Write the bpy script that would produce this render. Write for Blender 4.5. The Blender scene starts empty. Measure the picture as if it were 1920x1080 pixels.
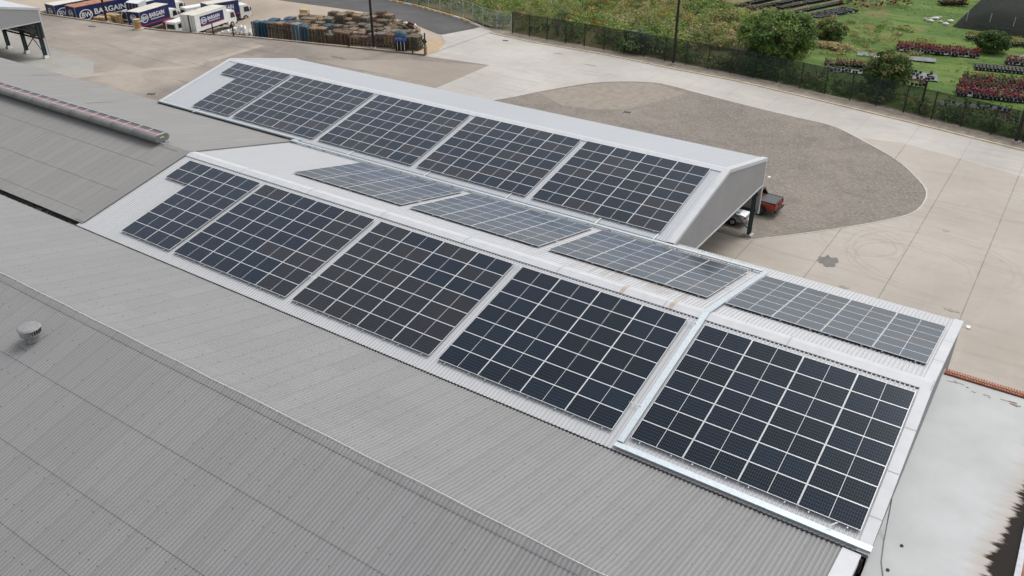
import bpy, math, random
import numpy as np
from mathutils import Vector, Matrix
random.seed(7); RNG = np.random.default_rng(11)
S = bpy.context.scene
COL = S.collection
R = math.radians

# ------------------------------------------------------------------ camera
cam = bpy.data.cameras.new("camera"); camo = bpy.data.objects.new("camera", cam); COL.objects.link(camo)
cam.sensor_width = 36; cam.lens = 29.988; cam.clip_end = 3000; cam.clip_start = 0.3
AZ, TI, RO = -0.5949, 0.5269, -0.0034
F_ = Vector((math.sin(AZ)*math.cos(TI), math.cos(AZ)*math.cos(TI), -math.sin(TI)))
r0 = Vector((math.cos(AZ), -math.sin(AZ), 0)); u0 = r0.cross(F_)
r1 = r0*math.cos(RO)+u0*math.sin(RO); u1 = u0*math.cos(RO)-r0*math.sin(RO)
m = Matrix((r1, u1, -F_)).transposed().to_4x4(); m.translation = Vector((25.71, -33.09, 21.10))
camo.matrix_world = m
S.camera = camo
CAM = np.array([25.71, -33.09, 21.10])

# ------------------------------------------------------------------ world + sun
SUN_EL, SUN_AZ = 58, 20      # azimuth measured from +Y towards +X
w = bpy.data.worlds.new("World"); S.world = w; w.use_nodes = True
nt = w.node_tree; nt.nodes.clear()
sky = nt.nodes.new("ShaderNodeTexSky"); sky.sky_type = 'NISHITA'; sky.sun_disc = False
sky.sun_elevation = R(SUN_EL); sky.sun_rotation = R(SUN_AZ); sky.air_density = 1.0; sky.dust_density = 4.0; sky.ozone_density = 1.0
hs = nt.nodes.new("ShaderNodeHueSaturation"); hs.inputs['Saturation'].default_value = 0.22
bg = nt.nodes.new("ShaderNodeBackground"); bg.inputs[1].default_value = 0.15
wo = nt.nodes.new("ShaderNodeOutputWorld")
nt.links.new(sky.outputs[0], hs.inputs['Color']); nt.links.new(hs.outputs[0], bg.inputs[0]); nt.links.new(bg.outputs[0], wo.inputs[0])
sl = bpy.data.lights.new("sun", 'SUN'); sl.energy = 0.75; sl.angle = R(25); sl.color = (1, .97, .93)
so = bpy.data.objects.new("sun", sl); COL.objects.link(so)
sd = Vector((math.sin(R(SUN_AZ))*math.cos(R(SUN_EL)), math.cos(R(SUN_AZ))*math.cos(R(SUN_EL)), math.sin(R(SUN_EL))))
so.rotation_euler = sd.to_track_quat('Z', 'Y').to_euler()
S.view_settings.view_transform = 'Standard'; S.view_settings.look = 'None'; S.view_settings.gamma = 1
S.view_settings.exposure = 0.36
S.render.engine = 'CYCLES'
S.cycles.max_bounces = 6; S.cycles.transparent_max_bounces = 12

# ------------------------------------------------------------------ helpers
GZ = -7.6
KERB = [(-140, 38.5), (-122, 37.0), (-106, 36.4), (-82.7, 39.7), (-68, 44.3), (-43.5, 50.1)]
def kerb_y(x):
    for (a, b), (c, d) in zip(KERB, KERB[1:]):
        if x <= c: return b+(d-b)*(x-a)/(c-a)
    return KERB[-1][1]
def sst(a, b, x):
    t = min(1, max(0, (x-a)/(b-a))); return t*t*(3-2*t)
def gz(x, y):
    if x > -43.5 or y < kerb_y(x): return GZ
    return GZ - (sst(-46, -82, x)+1.5*sst(-76, -96, x))*(1-sst(53, 62, y))

class MB:
    def __init__(s): s.v = []; s.f = []; s.m = []
    def quad(s, pts, mi=0):
        n = len(s.v); s.v += [tuple(p) for p in pts]; s.f.append(tuple(range(n, n+len(pts)))); s.m.append(mi)
    def box(s, c, d, mi=0, rz=0, M=None):
        n = len(s.v); hx, hy, hz = d[0]/2, d[1]/2, d[2]/2
        cr, sr = math.cos(rz), math.sin(rz)
        for z in (-hz, hz):
            for x, y in ((-hx, -hy), (hx, -hy), (hx, hy), (-hx, hy)):
                p = Vector((c[0]+x*cr-y*sr, c[1]+x*sr+y*cr, c[2]+z))
                if M: p = M @ p
                s.v.append(tuple(p))
        for f in ((0, 3, 2, 1), (4, 5, 6, 7), (0, 1, 5, 4), (1, 2, 6, 5), (2, 3, 7, 6), (3, 0, 4, 7)):
            s.f.append(tuple(n+i for i in f)); s.m.append(mi)
    def bx(s, x0, x1, y0, y1, z0, z1, mi=0): s.box(((x0+x1)/2, (y0+y1)/2, (z0+z1)/2), (x1-x0, y1-y0, z1-z0), mi)
    def tube(s, pts, r, k=8, mi=0, caps=True):
        pts = [Vector(p) for p in pts]; rs = r if isinstance(r, (list, tuple)) else [r]*len(pts); n = len(s.v)
        for i, p in enumerate(pts):
            d = (pts[min(i+1, len(pts)-1)]-pts[max(i-1, 0)]).normalized()
            a = d.orthogonal().normalized() if abs(d.z) > .99 else d.cross(Vector((0, 0, 1))).normalized()
            b = d.cross(a)
            for j in range(k):
                t = 2*math.pi*j/k; s.v.append(tuple(p+rs[i]*(math.cos(t)*a+math.sin(t)*b)))
        for i in range(len(pts)-1):
            for j in range(k):
                s.f.append((n+i*k+j, n+i*k+(j+1) % k, n+(i+1)*k+(j+1) % k, n+(i+1)*k+j)); s.m.append(mi)
        if caps:
            s.f.append(tuple(n+j for j in reversed(range(k)))); s.m.append(mi)
            s.f.append(tuple(n+(len(pts)-1)*k+j for j in range(k))); s.m.append(mi)
    def bar(s, a, b, wd, hg, mi=0):
        a = Vector(a); b = Vector(b); d = (b-a); L = d.length; d.normalize()
        sx = d.cross(Vector((0, 0, 1)))
        if sx.length < 1e-4: sx = Vector((1, 0, 0))
        sx.normalize(); up = sx.cross(d); n = len(s.v)
        for p in (a, b):
            for u, v in ((-1, -1), (1, -1), (1, 1), (-1, 1)): s.v.append(tuple(p+sx*u*wd/2+up*v*hg/2))
        for f in ((0, 1, 2, 3), (7, 6, 5, 4), (0, 4, 5, 1), (1, 5, 6, 2), (2, 6, 7, 3), (3, 7, 4, 0)):
            s.f.append(tuple(n+i for i in f)); s.m.append(mi)
    def prism(s, prof, axis, a, b, mi=0):      # closed profile extruded along an axis
        n = len(s.v); k = len(prof)
        for t in (a, b):
            for p, q in prof:
                s.v.append((t, p, q) if axis == 'x' else ((p, t, q) if axis == 'y' else (p, q, t)))
        s.f.append(tuple(n+i for i in range(k))); s.m.append(mi)
        s.f.append(tuple(n+k+i for i in reversed(range(k)))); s.m.append(mi)
        for i in range(k): s.f.append((n+i, n+k+i, n+k+(i+1) % k, n+(i+1) % k)); s.m.append(mi)
    def build(s, name, mats, parent=None, smooth=False, off=None, kind=None):
        me = bpy.data.meshes.new(name)
        v = s.v
        if off is not None: v = [(a-off[0], b-off[1], c-off[2]) for a, b, c in v]
        me.from_pydata(v, [], s.f)
        if not isinstance(mats, (list, tuple)): mats = [mats]
        for mm in mats: me.materials.append(mm)
        if len(mats) > 1: me.polygons.foreach_set('material_index', s.m)
        if smooth: me.polygons.foreach_set('use_smooth', [True]*len(me.polygons))
        me.update()
        o = bpy.data.objects.new(name, me); COL.objects.link(o)
        if parent: o.parent = parent
        if kind: o['kind'] = kind
        return o
def npmesh(name, V, Fq, mats, mi=None, parent=None, smooth=False):
    me = bpy.data.meshes.new(name); nv, nf, k = len(V), len(Fq), Fq.shape[1]
    me.vertices.add(nv); me.vertices.foreach_set('co', np.asarray(V, np.float32).ravel())
    me.loops.add(nf*k); me.loops.foreach_set('vertex_index', np.asarray(Fq, np.int32).ravel())
    me.polygons.add(nf); me.polygons.foreach_set('loop_start', np.arange(0, nf*k, k, dtype=np.int32))
    for mm in (mats if isinstance(mats, (list, tuple)) else [mats]): me.materials.append(mm)
    if mi is not None: me.polygons.foreach_set('material_index', np.asarray(mi, np.int32))
    me.polygons.foreach_set('use_smooth', np.full(nf, bool(smooth)))
    me.update(calc_edges=True); me.validate()
    o = bpy.data.objects.new(name, me); COL.objects.link(o)
    if parent: o.parent = parent
    return o
def tag(o, label=None, cat=None, group=None, kind=None):
    if label: o['label'] = label
    if cat: o['category'] = cat
    if group: o['group'] = group
    if kind: o['kind'] = kind
    return o
def thing(name, label, cat, loc=(0, 0, 0), rz=0, group=None):
    o = bpy.data.objects.new(name, None); o.empty_display_size = .3; COL.objects.link(o)
    o.location = loc; o.rotation_euler = (0, 0, rz)
    return tag(o, label, cat, group)
def copy_tree(o, parent=None):
    c = o.copy(); COL.objects.link(c)
    if parent: c.parent = parent
    for ch in list(o.children): copy_tree(ch, c)
    return c

# ------------------------------------------------------------------ materials
class NT:
    def __init__(s, name, rough=.6, metal=0., spec=.5):
        s.mat = bpy.data.materials.new(name); s.mat.use_nodes = True; s.t = s.mat.node_tree; s.n = s.t.nodes
        s.b = s.n['Principled BSDF']; s.b.inputs['Roughness'].default_value = rough; s.b.inputs['Metallic'].default_value = metal
        s.b.inputs['Specular IOR Level'].default_value = spec
    def L(s, a, b): s.t.links.new(a, b)
    def math(s, op, a, b=None, c=None, clamp=False):
        n = s.n.new('ShaderNodeMath'); n.operation = op; n.use_clamp = clamp
        for i, x in enumerate((a, b, c)):
            if x is None: continue
            if isinstance(x, (int, float)): n.inputs[i].default_value = x
            else: s.L(x, n.inputs[i])
        return n.outputs[0]
    def coord(s, kind='Object'):
        return s.n.new('ShaderNodeTexCoord').outputs[kind]
    def geo(s): return s.n.new('ShaderNodeNewGeometry').outputs['Position']
    def sep(s, v):
        n = s.n.new('ShaderNodeSeparateXYZ'); s.L(v, n.inputs[0]); return n.outputs
    def comb(s, x, y, z=0.):
        n = s.n.new('ShaderNodeCombineXYZ')
        for i, q in enumerate((x, y, z)):
            if isinstance(q, (int, float)): n.inputs[i].default_value = q
            else: s.L(q, n.inputs[i])
        return n.outputs[0]
    def scale(s, v, sc):
        n = s.n.new('ShaderNodeVectorMath'); n.operation = 'MULTIPLY'; s.L(v, n.inputs[0]); n.inputs[1].default_value = sc; return n.outputs[0]
    def noise(s, v, sc, det=4, rough=.55, dist=0.):
        n = s.n.new('ShaderNodeTexNoise'); n.inputs['Scale'].default_value = sc; n.inputs['Detail'].default_value = det
        n.inputs['Roughness'].default_value = rough; n.inputs['Distortion'].default_value = dist
        if v is not None: s.L(v, n.inputs['Vector'])
        return n.outputs['Fac']
    def white(s, v):
        n = s.n.new('ShaderNodeTexWhiteNoise'); n.noise_dimensions = '3D'; s.L(v, n.inputs['Vector']); return n.outputs['Value']
    def ramp(s, f, stops):
        n = s.n.new('ShaderNodeValToRGB'); e = n.color_ramp.elements
        while len(e) < len(stops): e.new(.5)
        for i, (p, c) in enumerate(stops):
            e[i].position = p; e[i].color = (*c, 1) if len(c) == 3 else c
        s.L(f, n.inputs[0]); return n.outputs['Color']
    def rmap(s, f, a, b, c, d):
        n = s.n.new('ShaderNodeMapRange'); s.L(f, n.inputs[0])
        for i, x in enumerate((a, b, c, d)): n.inputs[i+1].default_value = x
        return n.outputs[0]
    def mix(s, f, a, b, mode='MIX'):
        n = s.n.new('ShaderNodeMix'); n.data_type = 'RGBA'; n.blend_type = mode; n.clamp_factor = True
        if isinstance(f, (int, float)): n.inputs[0].default_value = f
        else: s.L(f, n.inputs[0])
        for i, x in ((6, a), (7, b)):
            if isinstance(x, tuple): n.inputs[i].default_value = (*x, 1)
            else: s.L(x, n.inputs[i])
        return n.outputs[2]
    def col(s, c):
        if isinstance(c, tuple): s.b.inputs['Base Color'].default_value = (*c, 1)
        else: s.L(c, s.b.inputs['Base Color'])
        return s
    def bump(s, h, st=.3, dist=.02):
        n = s.n.new('ShaderNodeBump'); n.inputs['Strength'].default_value = st; n.inputs['Distance'].default_value = dist
        s.L(h, n.inputs['Height']); s.L(n.outputs[0], s.b.inputs['Normal']); return s
def plain(name, c, rough=.6, metal=0., var=.12, sc=3., spec=.4):
    m = NT(name, rough, metal, spec); n = m.noise(m.coord(), sc, 4)
    lo = tuple(x*(1-var) for x in c); hi = tuple(min(1, x*(1+var)) for x in c)
    m.col(m.ramp(n, [(.3, lo), (.7, hi)])); return m.mat

def roof_mat(name, base, course, sheet, lap=.35, var=.07, screws=None, stain=(.30, .26, .20), stain_amt=.25, rough=.5, bluish=None, valley=None, rib=None):
    """sheet metal or fibre cement: per-sheet tone, faint laps, fixings; world position"""
    m = NT(name, rough, 0, .35); P = m.geo(); X, Y, Z = m.sep(P)
    cx = m.math('DIVIDE', X, sheet); ix = m.math('FLOOR', cx); fx = m.math('FRACT', cx)
    cy = m.math('DIVIDE', m.math('ADD', Y, 100.), course); iy = m.math('FLOOR', cy)
    wn = m.white(m.comb(ix, iy, 3.))
    v = m.math('ADD', m.math('MULTIPLY', m.noise(P, .35, 5, .6), .6), m.math('MULTIPLY', m.noise(m.scale(P, (1., .35, .35)), 1.6, 5, .65), .4))
    f = m.math('ADD', m.math('MULTIPLY', wn, .5), m.math('MULTIPLY', v, .5))
    lo = tuple(c*(1-var) for c in base); hi = tuple(c*(1+var) for c in base)
    c = m.ramp(f, [(.2, lo), (.8, hi)])
    if bluish: c = m.mix(m.math('MULTIPLY', m.noise(P, .12, 3), .6), c, bluish)
    if valley:      # trough shade painted into the colour, so the corrugation reads stronger
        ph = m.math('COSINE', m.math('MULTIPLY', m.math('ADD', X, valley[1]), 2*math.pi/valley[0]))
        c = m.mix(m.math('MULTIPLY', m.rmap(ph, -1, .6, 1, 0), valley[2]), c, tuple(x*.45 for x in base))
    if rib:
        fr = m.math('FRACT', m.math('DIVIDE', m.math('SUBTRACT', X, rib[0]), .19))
        c = m.mix(m.math('MULTIPLY', m.math('GREATER_THAN', fr, .86), rib[1]), c, tuple(x*.45 for x in base))  # shading of one rib flank painted in as a thin dark line
        if len(rib) > 2:
            ri = m.math('FLOOR', m.math('DIVIDE', m.math('SUBTRACT', X, rib[0]), .19))
            k = m.math('GREATER_THAN', m.white(m.comb(ri, 1., 2.)), .62)
            k = m.math('MULTIPLY', k, m.math('MULTIPLY', m.rmap(X, 1., 7., 0, 1), m.rmap(X, 12.5, 14., 1, 0)))
            k = m.math('MULTIPLY', k, m.rmap(Y, .5, 1., 0, 1))
            k = m.math('MULTIPLY', k, m.math('MULTIPLY', m.math('LESS_THAN', fr, .6), m.rmap(m.noise(P, 1.1, 3), .38, .55, .15, .75)))
            c = m.mix(k, c, (.33, .27, .20))
    lapf = m.math('MULTIPLY', m.math('LESS_THAN', fx, .08), lap)
    c = m.mix(lapf, c, tuple(x*.45 for x in base))
    streak = m.noise(m.scale(P, (9., .7, .7)), 1., 5, .65)
    sf = m.math('MULTIPLY', m.rmap(streak, .55, .85, 0, 1), stain_amt)
    c = m.mix(sf, c, stain)
    grain = m.noise(P, 22., 3)
    c = m.mix(m.math('MULTIPLY', m.rmap(grain, .3, .7, 1, 0), .12), c, tuple(x*.7 for x in base))
    if screws:
        sx, sy, r, dx = screws
        ax = m.math('ABSOLUTE', m.math('SUBTRACT', m.math('FRACT', m.math('DIVIDE', m.math('ADD', X, 200+dx), sx)), .5))
        ay = m.math('ABSOLUTE', m.math('SUBTRACT', m.math('FRACT', m.math('DIVIDE', m.math('ADD', Y, 100.), sy)), .5))
        d = m.math('SQRT', m.math('ADD', m.math('POWER', m.math('MULTIPLY', ax, sx), 2.), m.math('POWER', m.math('MULTIPLY', ay, sy), 2.)))
        keep = m.math('GREATER_THAN', m.white(m.comb(m.math('FLOOR', m.math('DIVIDE', m.math('ADD', X, 200+dx), sx)), iy, 9.)), .5)
        c = m.mix(m.math('MULTIPLY', m.math('MULTIPLY', m.math('LESS_THAN', d, r), keep), .75), c, (.05, .045, .04))
    m.col(c); return m.mat

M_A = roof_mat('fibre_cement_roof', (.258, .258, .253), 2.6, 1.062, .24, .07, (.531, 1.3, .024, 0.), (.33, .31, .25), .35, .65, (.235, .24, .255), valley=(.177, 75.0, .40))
M_D = roof_mat('old_grey_roof', (.235, .232, .225), 2.5, .9, .22, .05, (.45, 1.25, .022, .1), (.27, .24, .2), .22, .6)
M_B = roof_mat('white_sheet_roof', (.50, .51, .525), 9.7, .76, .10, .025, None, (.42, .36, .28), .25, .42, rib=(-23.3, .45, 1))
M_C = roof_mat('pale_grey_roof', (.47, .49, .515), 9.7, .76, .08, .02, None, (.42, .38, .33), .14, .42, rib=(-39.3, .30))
def flash_mat():
    m = NT('white_flashing', .4, 0, .4); P = m.geo(); n = m.noise(P, 1.5, 5)
    m.col(m.ramp(n, [(.3, (.47, .485, .50)), (.7, (.54, .55, .57))])); return m.mat
M_FL = flash_mat()
M_WALL = plain('grey_wall_cladding', (.33, .33, .335), .5, 0, .05, .6)
M_WALLIN = plain('inner_cladding', (.38, .37, .34), .6, 0, .06, 1.)
def galv():
    m = NT('galvanised_steel', .4, .35, .5); P = m.geo()
    n = m.noise(P, 9., 5, .7); n2 = m.noise(P, 1.1, 3)
    c = m.ramp(n, [(.3, (.42, .48, .51)), (.7, (.56, .62, .65))]); c = m.mix(m.math('MULTIPLY', m.rmap(n2, .5, .8, 0, 1), .35), c, (.42, .46, .48)); m.col(c); return m.mat
M_GALV = galv()
M_STEEL = plain('dark_green_steel', (.035, .055, .058), .45, 0, .15, 2.)
M_DARK = plain('dark_gutter_dirt', (.035, .028, .02), .9, 0, .5, 3.)
M_BLACK = plain('black_paint', (.012, .012, .013), .4, 0, .1)
M_RUBBER = plain('rubber', (.018, .018, .018), .8, 0, .1)
M_WHITE = plain('white_paint', (.72, .72, .70), .35, 0, .05, 1.)
M_OFFW = plain('offwhite_roof', (.60, .57, .50), .6, 0, .12, .5)
M_GLASS = NT('dark_glass', .08, 0, .6).col((.02, .025, .03)).mat
M_CHROME = NT('wheel_rim', .3, .9, .5).col((.45, .46, .47)).mat
M_RED = plain('red_paint', (.30, .02, .02), .35, 0, .1)
M_LAMP_RED = NT('red_lens', .2, 0, .5).col((.35, .01, .01)).mat
M_NAVY = plain('navy_paint', (.013, .022, .100), .4, 0, .1, 1.)
M_SIGNW = plain('sign_white', (.75, .75, .74), .5, 0, .03)
M_SIGNR = plain('sign_red', (.48, .03, .04), .5, 0, .05)
M_RUSTR = plain('rusty_trailer_roof', (.36, .17, .10), .8, 0, .3, 1.2)
M_TIMBER = plain('pale_timber', (.50, .36, .20), .8, 0, .3, 4.)
M_PBROWN = [plain('pallet_timber_%s' % n, c, .85, 0, .45, 5.) for n, c in (('grey', (.22, .19, .155)), ('brown', (.16, .105, .07)), ('tan', (.29, .21, .13)), ('mossy', (.15, .135, .095)), ('red', (.13, .08, .065)))]
M_PBLUE = plain('blue_pallet_paint', (.035, .10, .18), .7, 0, .4, 4.)
M_PSLATE = plain('slate_blue_pallet', (.07, .13, .17), .8, 0, .4, 4.)
M_PGREY = plain('grey_plastic_crate', (.22, .28, .31), .6, 0, .35, 4.)
M_ORANGE = plain('orange_plastic', (.50, .24, .07), .6, 0, .2)
M_TERRA = plain('terracotta_tile', (.31, .12, .07), .8, 0, .3, 5.)
M_YEL = plain('yellow_kerb_paint', (.62, .38, .07), .7, 0, .2)
M_LOAD = plain('grey_tarpaulin', (.33, .31, .28), .7, 0, .15, 2.)
M_CONCB = plain('concrete_block', (.42, .40, .36), .9, 0, .2, 3.)
M_BAG = plain('white_plastic_bags', (.70, .70, .70), .6, 0, .15, 4.)

def ar_glass(m):
    """anti-reflective solar glass: hardly reflects head-on, strongly at grazing angles"""
    m.b.inputs['Specular IOR Level'].default_value = 0.; m.b.inputs['Roughness'].default_value = .6
    lw = m.n.new('ShaderNodeLayerWeight'); lw.inputs['Blend'].default_value = .5
    f = m.math('MULTIPLY', m.math('ADD', m.math('POWER', lw.outputs['Facing'], 3.8), .009), 1., clamp=True)
    g = m.n.new('ShaderNodeBsdfGlossy'); g.inputs['Roughness'].default_value = .14; g.inputs['Color'].default_value = (.86, .92, 1, 1)
    mx = m.n.new('ShaderNodeMixShader'); m.L(f, mx.inputs[0]); m.L(m.b.outputs[0], mx.inputs[1]); m.L(g.outputs[0], mx.inputs[2])
    m.L(mx.outputs[0], m.n['Material Output'].inputs[0])
def cell_mat(name, base, alt):
    m = NT(name, .16, 0, .5); X, Y, Z = m.sep(m.coord())
    ax = m.math('ABSOLUTE', X); ay = m.math('ABSOLUTE', Y)
    edge = m.math('MAXIMUM', m.math('GREATER_THAN', ax, 1.1165), m.math('GREATER_THAN', ay, .5035))
    mid = m.math('LESS_THAN', ax, .009)
    white = m.math('MAXIMUM', edge, mid)
    fx = m.math('ABSOLUTE', m.math('SUBTRACT', m.math('FRACT', m.math('DIVIDE', m.math('SUBTRACT', ax, .012), .0913)), .5))
    fy = m.math('ABSOLUTE', m.math('SUBTRACT', m.math('FRACT', m.math('DIVIDE', m.math('ADD', Y, .497), .16567)), .5))
    gap = m.math('MAXIMUM', m.math('GREATER_THAN', fx, .456), m.math('GREATER_THAN', fy, .468))
    bus = m.math('GREATER_THAN', m.math('ABSOLUTE', m.math('SUBTRACT', m.math('FRACT', m.math('DIVIDE', m.math('ADD', Y, .497), .0331)), .5)), .46)
    n = m.noise(m.coord(), 1.3, 3)
    oi = m.n.new('ShaderNodeObjectInfo').outputs['Random']
    c = m.mix(m.math('MULTIPLY', m.math('ADD', n, oi), .5), base, alt)
    c = m.mix(m.math('MULTIPLY', bus, .05), c, (.30, .32, .36))
    c = m.mix(m.math('MULTIPLY', gap, .5), c, (.13, .15, .19))
    c = m.mix(white, c, (.72, .73, .73)); m.col(c); ar_glass(m)
    return m.mat
M_CELL = [cell_mat('cells_navy', (.004, .009, .017), (.007, .015, .027)), cell_mat('cells_charcoal', (.014, .015, .019), (.024, .023, .025)), cell_mat('cells_black', (.004, .008, .013), (.006, .012, .020))]
M_FRAME = NT('panel_frame', .4, .25, .5).col((.78, .79, .80)).mat

# ---- ground materials
def concrete(name, base, dirt, joint=True, stain=.5, tyre=.25, sc=1., jamt=.7, cr=(.32, .62)):
    m = NT(name, .85, 0, .25); P = m.geo(); X, Y, Z = m.sep(P)
    n1 = m.noise(P, .09*sc, 6, .62, .4); n2 = m.noise(P, .9, 6, .65)
    c = m.ramp(n1, [(cr[0], dirt), (cr[1], base)])
    c = m.mix(m.math('MULTIPLY', m.rmap(n2, .45, .75, 0, 1), stain*.5), c, tuple(x*.72 for x in base))
    n3 = m.noise(m.scale(P, (.10, .9, 1.)), 1., 6, .7, 1.2)
    c = m.mix(m.math('MULTIPLY', m.rmap(n3, .52, .72, 0, 1), tyre), c, tuple(x*.62 for x in dirt))
    n4 = m.noise(m.scale(P, (.5, .1, 1.)), 1.3, 6, .7, 1.5)
    c = m.mix(m.math('MULTIPLY', m.rmap(n4, .55, .72, 0, 1), tyre*.6), c, tuple(min(1, x*1.12) for x in base))
    g = m.noise(P, 14., 3)
    c = m.mix(m.math('MULTIPLY', m.rmap(g, .35, .65, 1, 0), .10), c, tuple(x*.6 for x in base))
    if joint:
        jx = m.math('ABSOLUTE', m.math('SUBTRACT', m.math('FRACT', m.math('DIVIDE', m.math('SUBTRACT', X, 13.83-4.9*.5), 4.9)), .5))
        jy = m.math('ABSOLUTE', m.math('SUBTRACT', m.math('FRACT', m.math('DIVIDE', m.math('ADD', Y, 1.5), 6.1)), .5))
        c = m.mix(m.math('MULTIPLY', m.math('MULTIPLY', m.math('LESS_THAN', jx, .007), m.rmap(n2, .3, .7, .35, 1.)), jamt), c, (.10, .09, .08))
        c = m.mix(m.math('MULTIPLY', m.math('MULTIPLY', m.math('LESS_THAN', jy, .0035), m.rmap(n2, .35, .7, .0, 1.)), jamt*.45), c, (.14, .13, .12))
    # circular tyre scrubs
    for cx, cy, rr in ((19.5, 26, 4.2), (20.5, 27.5, 5.6), (15.5, 27.5, 3.0), (-35, 57, 6.), (-33, 58, 8.5), (21., 40., 5.)):
        d = m.math('SQRT', m.math('ADD', m.math('POWER', m.math('SUBTRACT', X, cx), 2.), m.math('POWER', m.math('MULTIPLY', m.math('SUBTRACT', Y, cy), 1.2), 2.)))
        d = m.math('ADD', d, m.math('MULTIPLY', n2, .8))
        ring = m.math('LESS_THAN', m.math('ABSOLUTE', m.math('SUBTRACT', d, rr)), .10)
        ring2 = m.math('LESS_THAN', m.math('ABSOLUTE', m.math('SUBTRACT', d, rr+.55)), .07)
        msk = m.math('MULTIPLY', m.math('MAXIMUM', ring, ring2), m.rmap(n1, .4, .6, 0, .16))
        c = m.mix(msk, c, tuple(x*.5 for x in dirt))
    m.col(c); m.bump(n2, .15, .01); return m.mat
M_CONC_L = concrete('light_concrete', (.50, .475, .44), (.40, .375, .345), stain=.7, tyre=.4, jamt=.34)
M_CONC_T = concrete('tan_concrete', (.435, .396, .348), (.35, .315, .27), stain=.4, tyre=.38)
M_CONC_B = concrete('brown_concrete', (.365, .318, .27), (.21, .185, .162), joint=False, stain=.7, tyre=.55, cr=(.42, .64), sc=.8)
M_CONC_BT = concrete('brown_patch', (.335, .295, .25), (.28, .24, .20), joint=False, stain=.4, tyre=.3)
M_CONC_Y = concrete('lower_yard_concrete', (.43, .365, .295), (.35, .295, .235), joint=False, stain=.3, tyre=.2)
M_CONC_S = concrete('grey_apron', (.36, .35, .32), (.27, .26, .24), joint=False, stain=.5, tyre=.3)
def gravel():
    m = NT('gravel', .95, 0, .2); P = m.geo()
    v = m.n.new('ShaderNodeTexVoronoi'); v.inputs['Scale'].default_value = 7.; m.L(P, v.inputs['Vector'])
    n = m.noise(P, 4.2, 7, .8); n2 = m.noise(P, .12, 4)
    c = m.ramp(n, [(.30, (.10, .088, .072)), (.5, (.235, .21, .18)), (.70, (.38, .35, .31))])
    c = m.mix(m.rmap(n2, .4, .62, 0, .5), c, (.31, .275, .235)); c = m.mix(m.rmap(m.noise(P, .45, 5, .7, .8), .48, .66, 0, .45), c, (.14, .12, .10))
    sp = m.n.new('ShaderNodeSeparateColor'); m.L(v.outputs['Color'], sp.inputs[0])
    c = m.mix(m.math('MULTIPLY', sp.outputs[0], .35), c, (.13, .115, .10)); m.col(c); m.bump(n, .8, .05); return m.mat
M_GRAVEL = gravel()
def asphalt():
    m = NT('asphalt', .9, 0, .25); P = m.geo(); n = m.noise(P, .35, 6, .65); n2 = m.noise(P, 12., 3)
    c = m.ramp(n, [(.3, (.085, .083, .082)), (.7, (.125, .12, .118))]); c = m.mix(m.math('MULTIPLY', n2, .3), c, (.06, .06, .06)); m.col(c); return m.mat
M_ASPH = asphalt()
def dirt(name, a, b):
    m = NT(name, .95, 0, .15); P = m.geo(); n = m.noise(P, 1.2, 6, .7); c = m.ramp(n, [(.3, a), (.7, b)]); m.col(c); m.bump(n, .4, .04); return m.mat
M_DIRT = dirt('dirt_verge', (.21, .18, .145), (.43, .375, .31))
M_SAND = dirt('sand', (.38, .28, .18), (.50, .39, .26))
M_EARTH = dirt('earth', (.14, .11, .07), (.22, .17, .11))
def lawn():
    m = NT('grass_field', .9, 0, .15); P = m.geo(); X, Y, Z = m.sep(P)
    n = m.noise(P, .10, 6, .65, .5); n2 = m.noise(P, 1.3, 6, .7); n3 = m.noise(m.scale(P, (.05, .22, 1)), 1., 5, .6, .8)
    c = m.ramp(n2, [(.25, (.045, .085, .020)), (.5, (.075, .135, .030)), (.75, (.12, .18, .045))])
    c = m.mix(m.rmap(n3, .48, .62, 0, .7), c, (.15, .205, .05)); c = m.mix(m.rmap(m.noise(P, .35, 6, .7, 1.), .5, .68, 0, .6), c, (.05, .095, .022))
    g = m.math('ADD', n, m.rmap(X, -16, 4, .16, -.10))
    c = m.mix(m.rmap(g, .48, .60, 0, .75), c, (.20, .155, .075))
    c = m.mix(m.math('MULTIPLY', m.rmap(m.noise(P, .5, 5, .7), .62, .75, 0, 1), .5), c, (.24, .19, .11))
    m.col(c); m.bump(n2, .8, .12); return m.mat
M_LAWN = lawn()

# ------------------------------------------------------------------ ground sheets
def sheet(name, pts, z, mat, kind='structure', label=None):
    b = MB(); b.quad([(x, y, z) for x, y in pts]); return tag(b.build(name, mat), kind=kind, label=label)
sheet('ground', [(-1500, -1500), (1500, -1500), (1500, 1500), (-1500, 1500)], -10.4, M_EARTH)
# concrete yard (light), north edge follows the verge
VERGE = [(-49.3, 64.5), (-40.9, 63.55), (-35.7, 62.9), (-25.2, 62.8), (-14.8, 61.6), (-6.9, 61.05), (.9, 59.6), (12.4, 57.2), (22.4, 54.9), (60, 47.5), (140, 32)]
b = MB(); b.quad([(-43.5, -60, GZ), (140, -60, GZ)]+[(x, y, GZ) for x, y in reversed(VERGE)]+[(-43.5, 64, GZ)]); tag(b.build('concrete_yard', M_CONC_L), kind='structure')
# tan older slabs on the east side
sheet('old_concrete_slab', [(9.9, 49.9), (13.4, 50.8), (24, 47.9), (45, 42.5), (45, -60), (5, -60), (-30, 9), (-30, 23.2), (8.7, 23.3), (11, 25.7), (14.5, 29.9), (17.1, 33.6), (18.05, 36), (18.1, 38.5), (17.7, 40.6), (16.6, 42.6), (14.1, 46.)], GZ+.004, M_CONC_T)
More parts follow.
